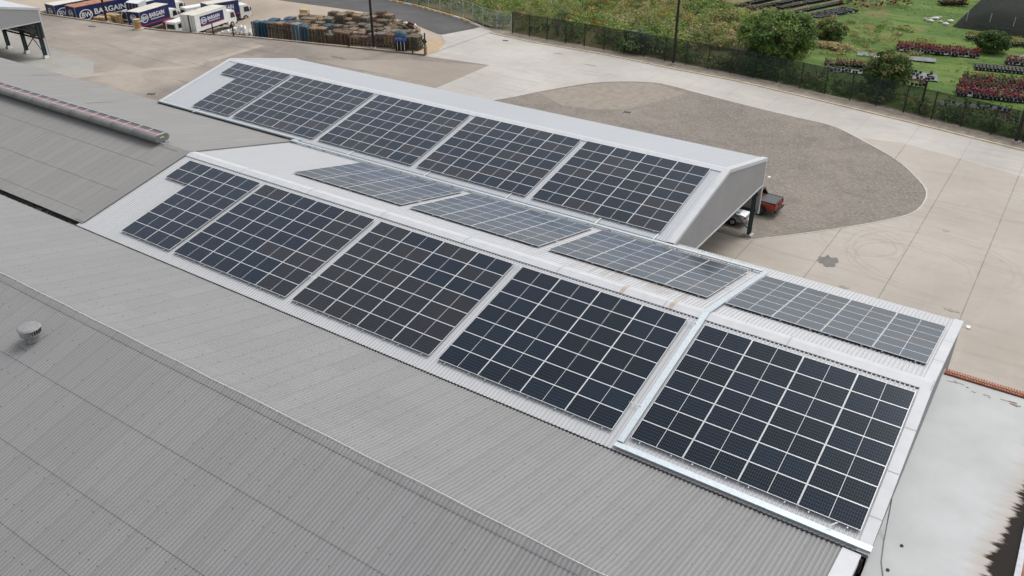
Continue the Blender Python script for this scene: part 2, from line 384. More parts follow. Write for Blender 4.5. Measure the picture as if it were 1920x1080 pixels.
# brown yard west of the solar canopy
bp = [(-44.0, -60), (-34.1, -60), (-34.0, 41.2), (-30.5, 41.5), (-34.3, 50.9), (-38.5, 50.2), (-43.5, 49.9)]
sheet('brown_concrete_yard', [(-140, -60), (-44, -60), (-34, -60), (-34.0, 41.2), (-34.3, 50.9), (-43.0, 49.85)]+[(x, y-.1) for x, y in reversed(KERB)][1:], GZ+.008, M_CONC_B)
sheet('darker_concrete_patch', [(-53.5, 40.6), (-34.0, 41.2), (-34.3, 50.7), (-44.2, 47.2)], GZ+.012, M_CONC_BT)
sheet('shed_apron', [(-140, 14), (-72, 17.5), (-70.5, 21.5), (-76, 25.2), (-140, 31)], GZ+.012, M_CONC_S)
M_STRIP = concrete('repair_concrete', (.40, .352, .298), (.30, .262, .222), joint=False, stain=.6, tyre=.5)
sheet('pale_repair_strip', [(-92, 13), (-71.2, 20.3), (-63.5, 30.5), (-64.3, 42.2), (-65.2, 42.0), (-64.9, 31), (-72.2, 21.2), (-93, 14.5)], GZ+.016, M_STRIP)
# gravel lens
GRAV = [(-36, 23.3), (8.7, 23.3), (10.9, 25.7), (14.4, 29.85), (17.1, 33.7), (17.9, 36), (17.95, 38.5), (17.55, 40.4), (16.5, 42.4), (14., 45.9), (9.75, 49.6), (6.6, 51.8), (3.4, 52.3), (-.15, 52.8), (-5, 53.7), (-9.4, 54.6), (-12, 55.2), (-14.55, 55.3), (-18., 53.5), (-20.7, 50.75), (-23.6, 45.2), (-25.4, 41.1), (-28.5, 36), (-32, 30)]
def catmull(P, i0, i1, k=5):
    out = list(P[:i0])
    for i in range(i0, i1):
        p0, p1, p2, p3 = [Vector(P[min(max(q, i0), i1)]) for q in (i-1, i, i+1, i+2)]
        for t in range(k):
            t /= k; v = .5*((2*p1)+(p2-p0)*t+(2*p0-5*p1+4*p2-p3)*t*t+(3*p1-p0-3*p2+p3)*t**3); out.append((v.x, v.y))
    return out+list(P[i1:])
GRAV = catmull(GRAV, 1, len(GRAV)-1)
sheet('gravel_bed', GRAV, GZ+.012, M_GRAVEL)
b = MB()
for a, c in zip(GRAV[1:], GRAV[2:]): b.bar((a[0], a[1], GZ+.02), (c[0], c[1], GZ+.02), .07, .03)
tag(b.build('gravel_edging', plain('edging_concrete', (.55, .53, .49), .9)), kind='structure')
GR2 = dirt('packed_gravel', (.235, .205, .17), (.33, .29, .25))
sheet('packed_gravel_patch', [(-23.4, 45.), (-20.4, 50.6), (-17.9, 53.2), (-14.5, 55.1), (-9.7, 53.6), (-12.5, 45.5), (-15.5, 43.2), (-19., 42.5)], GZ+.016, GR2)
# lower yard
xs = np.linspace(-170, -43.4, 170); ts = np.linspace(0, 1, 60); V = []; Fq = []
def upper_y(x):
    P2 = [(-170, 75), (-84.4, 70), (-73, 73.5), (-62.8, 72), (-52.3, 69), (-46.1, 66), (-43, 64.5)]
    for (a, b2), (c, d) in zip(P2, P2[1:]):
        if x <= c: return b2+(d-b2)*(x-a)/(c-a)
    return 64.5
for i, x in enumerate(xs):
    y0 = kerb_y(x)+.02; y1 = upper_y(x)+.5 if x > -90 else 140
    for t in ts:
        y = y0+(y1-y0)*t**1.2; V.append((x, y, gz(x, y+.01)-.002))
nx, ny = len(xs), len(ts)
for i in range(nx-1):
    for j in range(ny-1):
        a = i*ny+j; Fq.append((a, a+ny, a+ny+1, a+1))
tag(npmesh('lower_yard', np.array(V), np.array(Fq), M_CONC_Y), kind='structure')
def drape(name, pts, mat, lift, step=.8):
    """polygon clipped grid draped on the yard"""
    xs_ = [p[0] for p in pts]; ys_ = [p[1] for p in pts]
    def span(x):
        ys = []
        for (a, b2), (c, d) in zip(pts, pts[1:]+pts[:1]):
            if (a <= x < c) or (c <= x < a): ys.append(b2+(d-b2)*(x-a)/(c-a))
        return (min(ys), max(ys)) if len(ys) >= 2 else None
    V = []; Fq = []; prev = None; x = min(xs_)+.01; K = 24
    while x < max(xs_):
        s = span(x)
        if s:
            n = len(V)
            for k in range(K+1):
                y = s[0]+(s[1]-s[0])*k/K; V.append((x, y, gz(x, y)+lift))
            if prev is not None:
                for k in range(K): Fq.append((prev+k, n+k, n+k+1, prev+k+1))
            prev = n
        x += step
    return tag(npmesh(name, np.array(V), np.array(Fq), mat), kind='structure')
drape('asphalt_road', [(-150, 66), (-97, 62.3), (-84.4, 63.0), (-65.1, 64.3), (-56, 62.3), (-48.5, 59.3), (-46.3, 64.5), (-46.2, 65.9), (-52.3, 68.5), (-62.8, 71.5), (-73, 73.), (-95, 77), (-150, 86)], M_ASPH, .02)
drape('concrete_apron', [(-43.45, 49.9), (-43.7, 52.8), (-45.4, 56.5), (-48.4, 59.25), (-46.3, 65.9), (-43.45, 64.9)], M_CONC_L, .028, .15)
drape('sandy_patch', [(-50, 48.9), (-43.6, 50.0), (-43.5, 52.8), (-44.8, 55.5), (-47.5, 57), (-51, 55)], M_SAND, .012)
# verge of dirt by the fences
FENCE = [(-40.8, 65.6), (-35, 65.2), (-28, 64.95), (-22, 64.7), (-16, 64.3), (-9.5, 63.8), (-3, 62.95), (4, 61.6), (11.2, 60.1), (17.1, 58.6), (23, 57.1), (30, 55.4), (60, 48.9)]
b = MB(); b.quad([(x, y-.05, GZ+.01) for x, y in VERGE[:-1]]+[(60, 51, GZ+.01)]+[(x, y+.6, GZ+.01) for x, y in reversed(FENCE[:-1])]+[(-46, 66.5, GZ+.01)])
tag(b.build('dirt_verge', M_DIRT), kind='structure')
b = MB()
for a, c in zip([(-43.2, 63.9)]+VERGE[1:], VERGE[1:]): b.bar((a[0], a[1], GZ+.04), (c[0], c[1], GZ+.04), .18, .12)
tag(b.build('yard_kerb', plain('cream_kerb', (.60, .52, .38), .9, 0, .2, .8)), kind='structure')
# grass field beyond
V = []; Fq = []; gx = np.linspace(-300, 300, 121); gy = np.concatenate([np.linspace(0, 60, 50), np.linspace(66, 800, 30)])
def fline(x):
    P2 = [(-300, 95), (-95, 79), (-73, 74.5), (-62.8, 72.8), (-52.3, 69.8), (-46, 67), (-40.8, 66)]+FENCE[1:]+[(300, -10)]
    for (a, b2), (c, d) in zip(P2, P2[1:]):
        if x <= c: return b2+(d-b2)*(x-a)/(c-a)
    return 0
for x in gx:
    for t in gy:
        y = fline(x)+.1+t
        V.append((x, y, GZ+.006+(.0 if t < 1 else .12*math.sin(x*.31+t*.2)*math.sin(t*.17+x*.11))))
nyy = len(gy)
for i in range(len(gx)-1):
    for j in range(nyy-1):
        a = i*nyy+j; Fq.append((a, a+nyy, a+nyy+1, a+1))
tag(npmesh('grass_field', np.array(V), np.array(Fq), M_LAWN, smooth=True), kind='structure')
# stains and drain covers
def blot(name, cx, cy, r, mat, z, seed, sx=1., sy=1.):
    rr = random.Random(seed); b = MB(); pts = []
    for k in range(22):
        t = 2*math.pi*k/22; q = r*(.65+.5*rr.random()); pts.append((cx+q*sx*math.cos(t), cy+q*sy*math.sin(t), z))
    b.quad(pts); return tag(b.build(name, mat), kind='structure')
M_FAINT = concrete('damp_concrete', (.31, .27, .23), (.22, .195, .17), joint=False, stain=.6, tyre=.5); M_OIL2 = plain('faded_stain', (.30, .27, .24), .8, 0, .2, 3.)
M_OIL = plain('oil_stain', (.14, .13, .12), .6, 0, .25, 2.)
blot('oil_stain', 14.55, 23.3, .75, M_OIL, GZ+.02, 3, 1., 1.25)
blot('oil_stain', -52, 43.2, .9, M_OIL, GZ+.02, 5, 1.6, .35)
for i, (x, y, r_, sx_, sy_) in enumerate(((-62, 33, 1.8, 1.6, .8), (-57, 27, 1.1, 1.3, .7), (-70, 36, 1.3, 1.8, .6), (-50, 33, .8, 1.4, .8), (20.5, 33, .25, 1, 1), (23, 21, .35, 1.5, .6), (16.5, 20.2, .3, 1.2, .7), (-30, 60, .35, 2.2, .5), (-24, 57.6, .4, 2.5, .4))):
    blot('stain', x, y, r_, (M_FAINT if r_ > .7 else M_OIL2), GZ+.02, 40+i, sx_, sy_)
def drain(x, y, rz, w_, h_, label):
    t = thing('drain_grate', label, 'drain', (x, y, GZ+.015), rz)
    b = MB(); b.box((0, 0, .01), (w_, h_, .02)); b.build('frame', M_CONCB, t)
    b = MB(); b.box((0, 0, .022), (w_*.86, h_*.8, .012)); b.build('pit', M_BLACK, t)
    b = MB()
    for k in range(9): b.box((-w_*.4+k*w_*.1, 0, .034), (.03, h_*.8, .02))
    b.build('grate', M_STEEL, t)
drain(-12.2, 44.3, .2, 1.0, .6, 'dark square drain grate in the middle of the gravel bed')
drain(-58.7, 20.9, .5, 1.2, .6, 'dark drain grate on brown concrete beside the grey roof edge')
drain(-93, 36.0, .3, 1.4, .5, 'dark drain grate below the kerb near the blue trailers')
drain(-39.3, 61.6, .4, .8, .4, 'small drain grate on pale concrete near the fence corner')
# kerb wall along lower yard
b = MB()
for a, c in zip(KERB, KERB[1:]): b.bar((a[0], a[1]+.1, GZ-1.3), (c[0], c[1]+.1, GZ-1.3), .3, 2.9)
tag(b.build('kerb_wall', plain('stained_kerb', (.33, .27, .21), .9, 0, .3, 1.)), 'low stained concrete retaining kerb between brown yard and truck yard', 'kerb')
# painted kerb stones along the road
RDK = [(-73, 73.2), (-62.8, 71.7), (-52.3, 68.7), (-46.3, 66.1)]
def along(P, d):
    for (a, b2), (c, e) in zip(P, P[1:]):
        L = math.hypot(c-a, e-b2)
        if d <= L: return a+(c-a)*d/L, b2+(e-b2)*d/L, math.atan2(e-b2, c-a)
        d -= L
    return P[-1][0], P[-1][1], 0
ords = ['first', 'second', 'third', 'fourth', 'fifth', 'sixth', 'seventh', 'eighth', 'ninth', 'tenth', 'eleventh', 'twelfth', 'thirteenth', 'fourteenth', 'fifteenth', 'sixteenth', 'seventeenth', 'eighteenth', 'nineteenth', 'twentieth', 'twenty-first', 'twenty-second', 'twenty-third', 'twenty-fourth', 'twenty-fifth', 'twenty-sixth', 'twenty-seventh', 'twenty-eighth', 'twenty-ninth', 'thirtieth']
for i in range(15):
    x, y, a = along(RDK, 2+i*1.55)
    yl = i not in (1, 4, 12)
    b = MB(); b.prism([(-.1, 0), (.1, 0), (.08, .14), (-.08, .14)], 'x', -.55, .55)
    o = b.build('kerb_stone', M_YEL if yl else M_SIGNW); o.location = (x, y, GZ+.02); o.rotation_euler = (0, 0, a)
    tag(o, '%s painted kerb stone, %s from the left, along the asphalt road' % ('yellow' if yl else 'white', ords[i]), 'kerb stone', 'painted kerb stones by the road')

# ------------------------------------------------------------------ roofs
TB = math.tan(R(12.72)); TC = math.tan(R(12.75)); TA = math.tan(R(14.5))
def corr(name, x0, x1, sec, pitch, amp, prof, mat, parent, off, smooth=False, phase=0., split=False):
    """corrugated sheet: profile across x, section polyline sec = [(y,z),...]"""
    if prof == 'sine': uu = [0, .125, .25, .375, .5, .625, .75, .875]; hh = [amp*.5*(1+math.cos(2*math.pi*u)) for u in uu]
    elif prof == 'trap': uu = [0, .5, .62, .86]; hh = [0, 0, amp, amp]; uu = [0, .55, .68, .87]
    xs = []; hs_ = []
    n = int((x1-x0)/pitch)+1
    for i in range(n):
        for u, h in zip(uu, hh):
            x = x0+(i+u)*pitch+phase
            if x <= x1: xs.append(x); hs_.append(h)
    xs.append(x1); hs_.append(0)
    if split:
        s2 = []
        for a_, c_ in zip(sec, sec[1:]): s2 += [a_, c_]
        sec = s2
    xs = np.array(xs); hs_ = np.array(hs_); K = len(sec); N = len(xs)
    V = np.zeros((K, N, 3)); V[:, :, 0] = xs[None]
    for k, (y, z) in enumerate(sec): V[k, :, 1] = y; V[k, :, 2] = z+hs_
    V[:, :, 0] -= off[0]; V[:, :, 1] -= off[1]; V[:, :, 2] -= off[2]
    idx = np.arange(K*N).reshape(K, N)
    Fq = np.stack([idx[:-1, :-1], idx[:-1, 1:], idx[1:, 1:], idx[1:, :-1]], -1)
    if split: Fq = Fq[::2]
    Fq = Fq.reshape(-1, 4)
    if sec[0][0] > sec[-1][0]: Fq = Fq[:, ::-1]
    return npmesh(name, V.reshape(-1, 3), Fq, mat, parent=parent, smooth=smooth)

# --- A: foreground fibre cement building
RAY, RAZ = -16.13, -.17
AL = (-4, -24, GZ); A = thing('warehouse', 'large grey corrugated fibre cement warehouse roof filling the foreground', 'warehouse', AL)
ax0, ax1 = -75, 23.45
def za(y): return RAZ-abs(y-RAY)*TA
laps = [-17.28, -19.4, -22.35, -24.65, -27.45, -30.25, -33.05]
sec = []
for i, y in enumerate(laps[:-1]):          # each course tucks under the one above
    sec.append((y, za(y)-.010) if i else (RAY-.12, za(RAY-.12)-.012)); sec.append((laps[i+1], za(laps[i+1])+.010))
    if i < len(laps)-2: sec.append((laps[i+1]-.001, za(laps[i+1])-.010))
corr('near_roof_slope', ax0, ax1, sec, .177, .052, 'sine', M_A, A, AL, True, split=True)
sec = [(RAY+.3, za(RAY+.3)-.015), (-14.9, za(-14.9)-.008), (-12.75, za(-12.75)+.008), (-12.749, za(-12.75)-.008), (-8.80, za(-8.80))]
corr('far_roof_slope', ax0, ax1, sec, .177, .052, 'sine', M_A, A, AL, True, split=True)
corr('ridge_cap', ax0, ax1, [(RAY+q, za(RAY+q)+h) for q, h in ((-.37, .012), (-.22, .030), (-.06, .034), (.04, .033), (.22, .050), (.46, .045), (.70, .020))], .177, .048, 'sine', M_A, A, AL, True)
b = MB(); b.prism([(-9.02, za(-9.05)-.01), (-9.02, -2.62), (-8.72, -2.62), (-8.72, -2.2), (-8.70, -2.2), (-8.70, -2.66), (-9.06, -2.66), (-9.06, za(-9.05)-.01)], 'x', ax0, 24.1)
b.build('valley_gutter', M_DARK, A, off=AL)
b = MB(); b.bx(ax0, ax1-.1, -32.5, -9.3, GZ, -5.5); b.build('wall', M_WALL, A, off=AL)
b = MB()
for s in (-1, 1):
    y0, y1 = (-8.85, RAY) if s > 0 else (RAY, -32.9)
    b.quad([(ax1-.1, y0, za(y0)+.085), (24.0, y0, za(y0)+.085), (24.0, y1, za(y1)+.085), (ax1-.1, y1, za(y1)+.085)])
    b.quad([(24.0, y0, za(y0)+.085), (24.0, y0, za(y0)-.30), (24.0, y1, za(y1)-.30), (24.0, y1, za(y1)+.085)])
b.build('barge_flashing', M_FL, A, off=AL)
# leaf litter and dirt in the valley at the left
b = MB()
for i in range(420):
    x = random.uniform(-60, -22) if i < 300 else random.uniform(-22, 23); w_ = .25 if i < 300 else .08
    y = -8.72+random.uniform(-w_*.4, w_*.9); s = random.uniform(.05, .14)
    b.box((x, y, -2.13+random.uniform(-.02, .03)), (s*random.uniform(1, 3), s, .03), random.choice((0, 0, 0, 1)), random.uniform(0, 3))
tag(b.build('leaf_litter', [plain('dark_litter', (.05, .042, .03), .9, 0, .4), plain('pale_litter', (.20, .165, .12), .9, 0, .3)]), 'dark leaf litter and debris along the roof valley gutter', 'debris', kind='stuff')
# cable on the ridge
b = MB(); pts = [(-75+i*1.2, RAY-.02+.015*math.sin(i*1.7), RAZ+.11+.012*math.sin(i*.9)) for i in range(78)]; pts = [p for p in pts if p[0] < 17.6]; pts += [(17.8, RAY+.02, RAZ+.09), (18.0, RAY-.15, RAZ+.06), (18.1, RAY-.5, RAZ-.05)]
b.tube(pts, .013, 6)
tag(b.build('ridge_cable', M_SIGNW), 'thin white cable laid along the foreground roof ridge', 'cable')
# roof ventilator
VX, VY = -10.95, -18.3; VZ = za(VY)+.05
t = thing('roof_ventilator', 'round grey turbine ventilator on the near slope of foreground roof', 'ventilator', (VX, VY, VZ)); t.scale = (.92, .92, .95)
b = MB(); b.tube([(0, 0, -.25), (0, 0, .42)], .36, 28); b.build('throat', M_A, t, True)
b = MB(); b.tube([(0, 0, .70), (0, 0, .73), (0, 0, .80), (0, 0, .83)], [.53, .56, .48, .2], 32); b.build('cap', plain('vent_cap', (.24, .24, .245), .6), t)
b = MB(); b.tube([(0, 0, .38), (0, 0, .40), (0, 0, .44)], [.40, .50, .50], 32); b.build('lower_ring', plain('vent_ring', (.3, .3, .3), .5), t)
b = MB()
for k in range(26):
    a = 2*math.pi*k/26; b.quad([(.50*math.cos(a), .50*math.sin(a), .42), (.42*math.cos(a+.2), .42*math.sin(a+.2), .42), (.44*math.cos(a+.2), .44*math.sin(a+.2), .72), (.52*math.cos(a), .52*math.sin(a), .72)])
    b.quad([(.415*math.cos(a+.2), .415*math.sin(a+.2), .42), (.495*math.cos(a), .495*math.sin(a), .42), (.515*math.cos(a), .515*math.sin(a), .72), (.435*math.cos(a+.2), .435*math.sin(a+.2), .72)])
b.build('vanes', plain('vent_vane', (.42, .42, .43), .4, .3), t)
b = MB(); b.tube([(0, 0, .43), (0, 0, .71)], .3, 20); b.build('core', M_BLACK, t)
b = MB(); Mr = Matrix.Rotation(R(14.5), 4, 'X')
b.box((0, 0, .012), (.85, 1.2, .02), 0, 0, Mr); b.build('flashing', M_A, t)

# --- B: white roofed building
BL = (0, 0, GZ); Bd = thing('warehouse', 'white ribbed gable roof warehouse in the middle carrying the solar panels', 'warehouse', BL)
bx0, bx1 = -23.3, 24.2
def zb(y): return -abs(y)*TB
corr('near_roof_slope', bx0, bx1-.35, [(-.15, zb(.15)-.02), (-8.75, zb(8.75)-.02)], .19, .032, 'trap', M_B, Bd, BL)
corr('far_roof_slope', bx0, bx1-.35, [(.15, zb(.15)-.02), (10.1, zb(10.1)-.02)], .19, .032, 'trap', M_B, Bd, BL)
b = MB()
for y0, y1 in ((-.42, 0), (0, .42)): b.quad([(bx0, y0, zb(y0)+.035), (bx1, y0, zb(y0)+.035), (bx1, y1, zb(y1)+.035), (bx0, y1, zb(y1)+.035)])
for k in range(8):
    x = -17.5+k*5.95; b.bx(x, x+.03, -.42, .42, .0-.09, .045)
b.v = b.v[:8]; b.f = b.f[:2]; b.m = b.m[:2]
for k in range(8):
    x = -17.5+k*5.95
    for y0, y1 in ((-.43, 0), (0, .43)): b.quad([(x, y0, zb(y0)+.046), (x+.05, y0, zb(y0)+.046), (x+.05, y1, zb(y1)+.046), (x, y1, zb(y1)+.046)], 1)
for y in (-.42, .42): b.quad([(bx0, y, zb(y)+.035), (bx1, y, zb(y)+.035), (bx1, y, zb(y)-.0), (bx0, y, zb(y)-.0)])
for x in (9.9, 12.5):
    b.quad([(x, 0, .047), (x+.22, 0, .047), (x+.22, .43, zb(.43)+.047), (x, .43, zb(.43)+.047)], 2); b.quad([(x, -.43, zb(.43)+.047), (x+.22, -.43, zb(.43)+.047), (x+.22, 0, .047), (x, 0, .047)], 2)
b.build('ridge_cap', [M_FL, plain('flashing_lap', (.36, .37, .38), .5), plain('dusty_lap', (.42, .37, .30), .7)], Bd, off=BL)
# scalloped closure teeth below the ridge cap, near side and far side
b = MB(); xk = bx0
pass
for s in (-1, 1):
    b = MB(); xk = bx0
    while xk < bx1-.4:
        for xa, xb, e in ((xk, xk+.11, .485), (xk+.11, xk+.19, .436)): b.quad([(xa, s*.43, zb(.43)-.012), (xb, s*.43, zb(.43)-.012), (xb, s*e, zb(e)-.012), (xa, s*e, zb(e)-.012)])
        xk += .19
    b.build('ridge_closure', M_DARK, Bd, off=BL)
b = MB()
for y0, y1 in ((-8.78, 0), (0, 10.12)):
    b.quad([(bx1-.42, y0, zb(y0)+.045), (bx1+.02, y0, zb(y0)+.045), (bx1+.02, y1, zb(y1)+.045), (bx1-.42, y1, zb(y1)+.045)])
    b.quad([(bx1+.02, y0, zb(y0)+.045), (bx1+.02, y0, zb(y0)-.16), (bx1+.02, y1, zb(y1)-.16), (bx1+.02, y1, zb(y1)+.045)])
    b.quad([(bx1-.42, y0, zb(y0)+.045), (bx1-.42, y0, zb(y0)-.02), (bx1-.42, y1, zb(y1)-.02), (bx1-.42, y1, zb(y1)+.045)])
for y in (-7.2, -5.0, -2.7, 3., 6.1):
    dy = .02; b.quad([(bx1-.43, y-dy, zb(y-dy)+.05), (bx1+.03, y-dy, zb(y-dy)+.05), (bx1+.03, y+dy, zb(y+dy)+.05), (bx1-.43, y+dy, zb(y+dy)+.05)], 1)
b.build('barge_flashing', [M_FL, plain('flashing_seam', (.3, .3, .31), .5)], Bd, off=BL)
def gable(xw, yl, zl, yr, zr, y0, z0, zbot, mat, name, parent, off, face=1, rib=.19, dy=.02, zb2=None):
    """ribbed wall in the plane x = xw, under a gable profile"""
    b = MB(); y = yl; pr = [(0, 0), (.55, 0), (.68, 1), (.87, 1)]
    pts = []
    while y < yr:
        for u, h in pr:
            yy = y+u*rib
            if yy < yr: pts.append((yy, h))
        y += rib
    pts.append((yr, 0))
    def top(y): return (zl+(z0-zl)*(y-yl)/(y0-yl)) if y < y0 else (z0+(zr-z0)*(y-y0)/(yr-y0))
    for (a, ha), (c, hc) in zip(pts, pts[1:]):
        b.quad([(xw+ha*dy*face, a, zbot), (xw+hc*dy*face, c, zbot), (xw+hc*dy*face, c, top(c)), (xw+ha*dy*face, a, top(a))])
    return b.build(name, mat, parent, off=off)
gable(bx1-.03, -8.6, zb(8.6)-.08, 9.6, zb(9.6)-.08, 0, -.08, GZ, M_WALL, 'gable_wall', Bd, BL)
b = MB(); b.bx(bx0+.3, bx1-.2, 9.1, 9.5, GZ, -2.4); b.bx(bx0+.3, bx1-.2, -8.7, -8.5, GZ, -2.25); b.build('side_wall', M_WALL, Bd, off=BL)
b = MB(); b.bx(bx0, bx1, -8.745, -8.725, -2.12, -2.0, 0); b.build('eave_trim', plain('weathered_trim', (.20, .18, .155), .8, 0, .5, 1.5), Bd, off=BL)

# --- D: old grey roof to the left
DL = (-45, 0, GZ); D = thing('warehouse', 'old grey corrugated warehouse roof at left with a ridge vent', 'warehouse', DL)
dx0, dx1 = -120, -23.0
def zd(y): return zb(y)+.045
sec = [(-.2, zd(.2)), (-2.2, zd(2.2)+.008), (-2.201, zd(2.2)-.008), (-5.2, zd(5.2)+.008), (-5.201, zd(5.2)-.008), (-7.7, zd(7.7)+.008), (-7.701, zd(7.7)-.008), (-8.52, zd(8.52))]
corr('near_roof_slope', dx0, dx1, sec, .10, .02, 'sine', M_D, D, DL, True, split=True)
sec = [(.2, zd(.2)), (3.4, zd(3.4)+.006), (3.401, zd(3.4)-.006), (6.7, zd(6.7)+.006), (6.701, zd(6.7)-.006), (9.85, zd(9.85))]
corr('far_roof_slope', dx0, dx1, sec, .10, .02, 'sine', M_D, D, DL, True, split=True)
b = MB()
for y0, y1 in ((-.35, 0), (0, .35)): b.quad([(dx0, y0, zd(y0)+.03), (dx1, y0, zd(y0)+.03), (dx1, y1, zd(y1)+.03), (dx0, y1, zd(y1)+.03)])
b.build('ridge_cap', M_D, D, off=DL)
b = MB()
for y0, y1 in ((-8.4, 0), (0, 9.9)): b.quad([(dx1-.9, y0, zd(y0)+.032), (dx1+.02, y0, zd(y0)+.032), (dx1+.02, y1, zd(y1)+.032), (dx1-.9, y1, zd(y1)+.032)]); b.quad([(dx1+.02, y0, zd(y0)+.032), (dx1+.02, y0, zd(y0)-.05), (dx1+.02, y1, zd(y1)-.05), (dx1+.02, y1, zd(y1)+.032)])
b.build('end_flashing', M_D, D, off=DL)
b = MB()
for y0, y1 in ((-8.4, 0), (0, 9.9)): b.quad([(dx1+.022, y0, zb(y0)+.016), (dx1+.075, y0, zb(y0)+.016), (dx1+.075, y1, zb(y1)+.016), (dx1+.022, y1, zb(y1)+.016)])
b.build('seam_sealant', plain('brown_sealant', (.10, .075, .055), .9), D, off=DL)
b = MB(); b.bx(dx0, dx1-.5, -8.2, 9.5, GZ, -2.6); b.build('wall', M_WALL, D, off=DL)
for xq, y0, y1 in ((-36.5, -5.1, -.9), (-55, 6.9, 9.7), (-41, 3.6, 6.4)):
    b = MB(); b.quad([(xq, y0, zd(y0)+.03), (xq+.08, y0, zd(y0)+.03), (xq+.08, y1, zd(y1)+.03), (xq, y1, zd(y1)+.03)])
    b.build('sheet_seam', plain('pale_seam', (.29, .285, .275), .6) if y0 < 0 else plain('dark_seam', (.14, .14, .135), .6), D, off=DL)
# ridge vent
RV = (-26.0, .25, 0); t = thing('ridge_vent', 'long grey ridge ventilator with red and dark translucent top strip', 'roof vent', (-26.0, 0.05, .12))
prof = []
for k in range(9): a = math.pi/2+math.pi*k/8; prof.append((-.34+.27*math.cos(a), .30+.27*math.sin(a)))
for k in range(9): a = -math.pi/2+math.pi*k/8; prof.append((.34+.27*math.cos(a), .30+.27*math.sin(a)))
M_VENT = plain('vent_body', (.20, .20, .195), .5, 0, .08)
for i in range(24):
    b = MB(); x1_ = -i*2.55-.0; b.prism(prof, 'x', x1_-2.53, x1_); o = b.build('body', M_VENT, t, True)
    b = MB(); b.prism([(p*1.03, .30+(q-.30)*1.03) for p, q in prof], 'x', x1_-2.60, x1_-2.50); b.build('joint_band', M_VENT, t)
M_VR = NT('red_translucent', .3, 0, .4).col((.30, .13, .12)).mat; M_VK = NT('smoked_translucent', .25, 0, .4).col((.05, .04, .05)).mat
for i in range(48):
    x = -i*1.27-.12
    b = MB(); b.bx(x-1.15, x, -.26, .04, .565, .585); b.build('red_skylight', M_VR, t)
    b = MB(); b.bx(x-1.15, x, .06, .34, .565, .585); b.build('smoked_skylight', M_VK, t)
b = MB(); b.bx(-61, 0, .36, .40, .56, .62); b.bx(-61, 0, -.31, -.27, .56, .60); 
for i in range(49): b.bx(-i*1.27-.12, -i*1.27-.03, -.27, .36, .575, .60)
b.build('edge_rail', M_GALV, t)
b = MB(); b.prism([(p*.93, .30+(q-.30)*.9) for p, q in prof], 'x', 0, .03); b.build('end_cap', plain('vent_end', (.16, .17, .17), .5), t)
b = MB(); b.box((.045, -.02, .36), (.02, .34, .08)); b.build('maker_plate', plain('yellow_plate', (.62, .55, .2), .5), t)
b = MB(); b.bx(-61, -.05, -.2, .2, -.12, .06); b.build('throat', M_VENT, t)
for dy_, n_ in ((.3, 0), (-.2, 1)):
    b = MB(); b.box((.25, dy_, .02), (.35, .06, .05)); b.build('foot', M_GALV, t)

# --- C: far canopy
YC, ZC = 17.334, -.02
def zc(y): return ZC-abs(y-YC)*TC
CL = (-15, YC, GZ); Cc = thing('canopy', 'long open sided solar canopy with grey gable cladding and steel posts', 'canopy', CL)
cx0, cx1 = -39.6, 8.62
corr('near_roof_slope', cx0+.3, cx1-.35, [(YC-.15, zc(YC-.15)-.02), (9.15, zc(9.15)-.02)], .19, .032, 'trap', M_C, Cc, CL)
corr('far_roof_slope', cx0+.3, cx1-.35, [(YC+.15, zc(YC+.15)-.02), (25.1, zc(25.1)-.02)], .19, .032, 'trap', M_C, Cc, CL)
b = MB()
for y0, y1 in ((YC-.42, YC), (YC, YC+.42)): b.quad([(cx0, y0, zc(y0)+.035), (cx1, y0, zc(y0)+.035), (cx1, y1, zc(y1)+.035), (cx0, y1, zc(y1)+.035)])
b.quad([(cx0, YC-.42, zc(YC-.42)+.035), (cx1, YC-.42, zc(YC-.42)+.035), (cx1, YC-.42, zc(YC-.42)), (cx0, YC-.42, zc(YC-.42))])
b.build('ridge_cap', M_FL, Cc, off=CL)
b = MB(); xk = cx0
while xk < cx1-.4:
    for xa, xb, e in ((xk, xk+.11, .485), (xk+.11, xk+.19, .436)): b.quad([(xa, YC-.43, zc(YC-.43)-.012), (xb, YC-.43, zc(YC-.43)-.012), (xb, YC-e, zc(YC-e)-.012), (xa, YC-e, zc(YC-e)-.012)])
    xk += .19
b.build('ridge_closure', M_DARK, Cc, off=CL)
for xa, xb in ((cx1-.42, cx1+.02), (cx0-.02, cx0+.42)):
    b = MB()
    for y0, y1 in ((9.13, YC), (YC, 25.12)):
        b.quad([(xa, y0, zc(y0)+.045), (xb, y0, zc(y0)+.045), (xb, y1, zc(y1)+.045), (xa, y1, zc(y1)+.045)])
        xo = xb if xa > 0 else xa; xi = xa if xa > 0 else xb
        b.quad([(xo, y0, zc(y0)+.045), (xo, y0, zc(y0)-.20), (xo, y1, zc(y1)-.20), (xo, y1, zc(y1)+.045)])
        b.quad([(xi, y0, zc(y0)+.045), (xi, y0, zc(y0)-.02), (xi, y1, zc(y1)-.02), (xi, y1, zc(y1)+.045)])
    b.build('barge_flashing', M_FL, Cc, off=CL)
for xw, nm in ((cx1-.04, 1), (cx0+.04, -1)):
    gable(xw, 9.3, zc(9.3)-.1, 24.95, zc(24.95)-.1, YC, ZC-.1, -3.80, M_WALL, 'gable_cladding', Cc, CL, nm)
    b = MB(); b.bx(xw-.02, xw+.06 if nm > 0 else xw+.02, 9.3, 24.95, -3.87, -3.78); b.build('bottom_trim', M_FL, Cc, off=CL)
b = MB(); b.bx(cx0+.05, cx1-.06, 24.93, 24.97, -6.1, -2.1); b.build('side_cladding', M_WALLIN, Cc, off=CL)
b = MB(); b.bx(cx1-.10, cx1+.0, 24.90, 25.06, -6.12, -1.95); b.build('corner_trim', M_FL, Cc, off=CL)
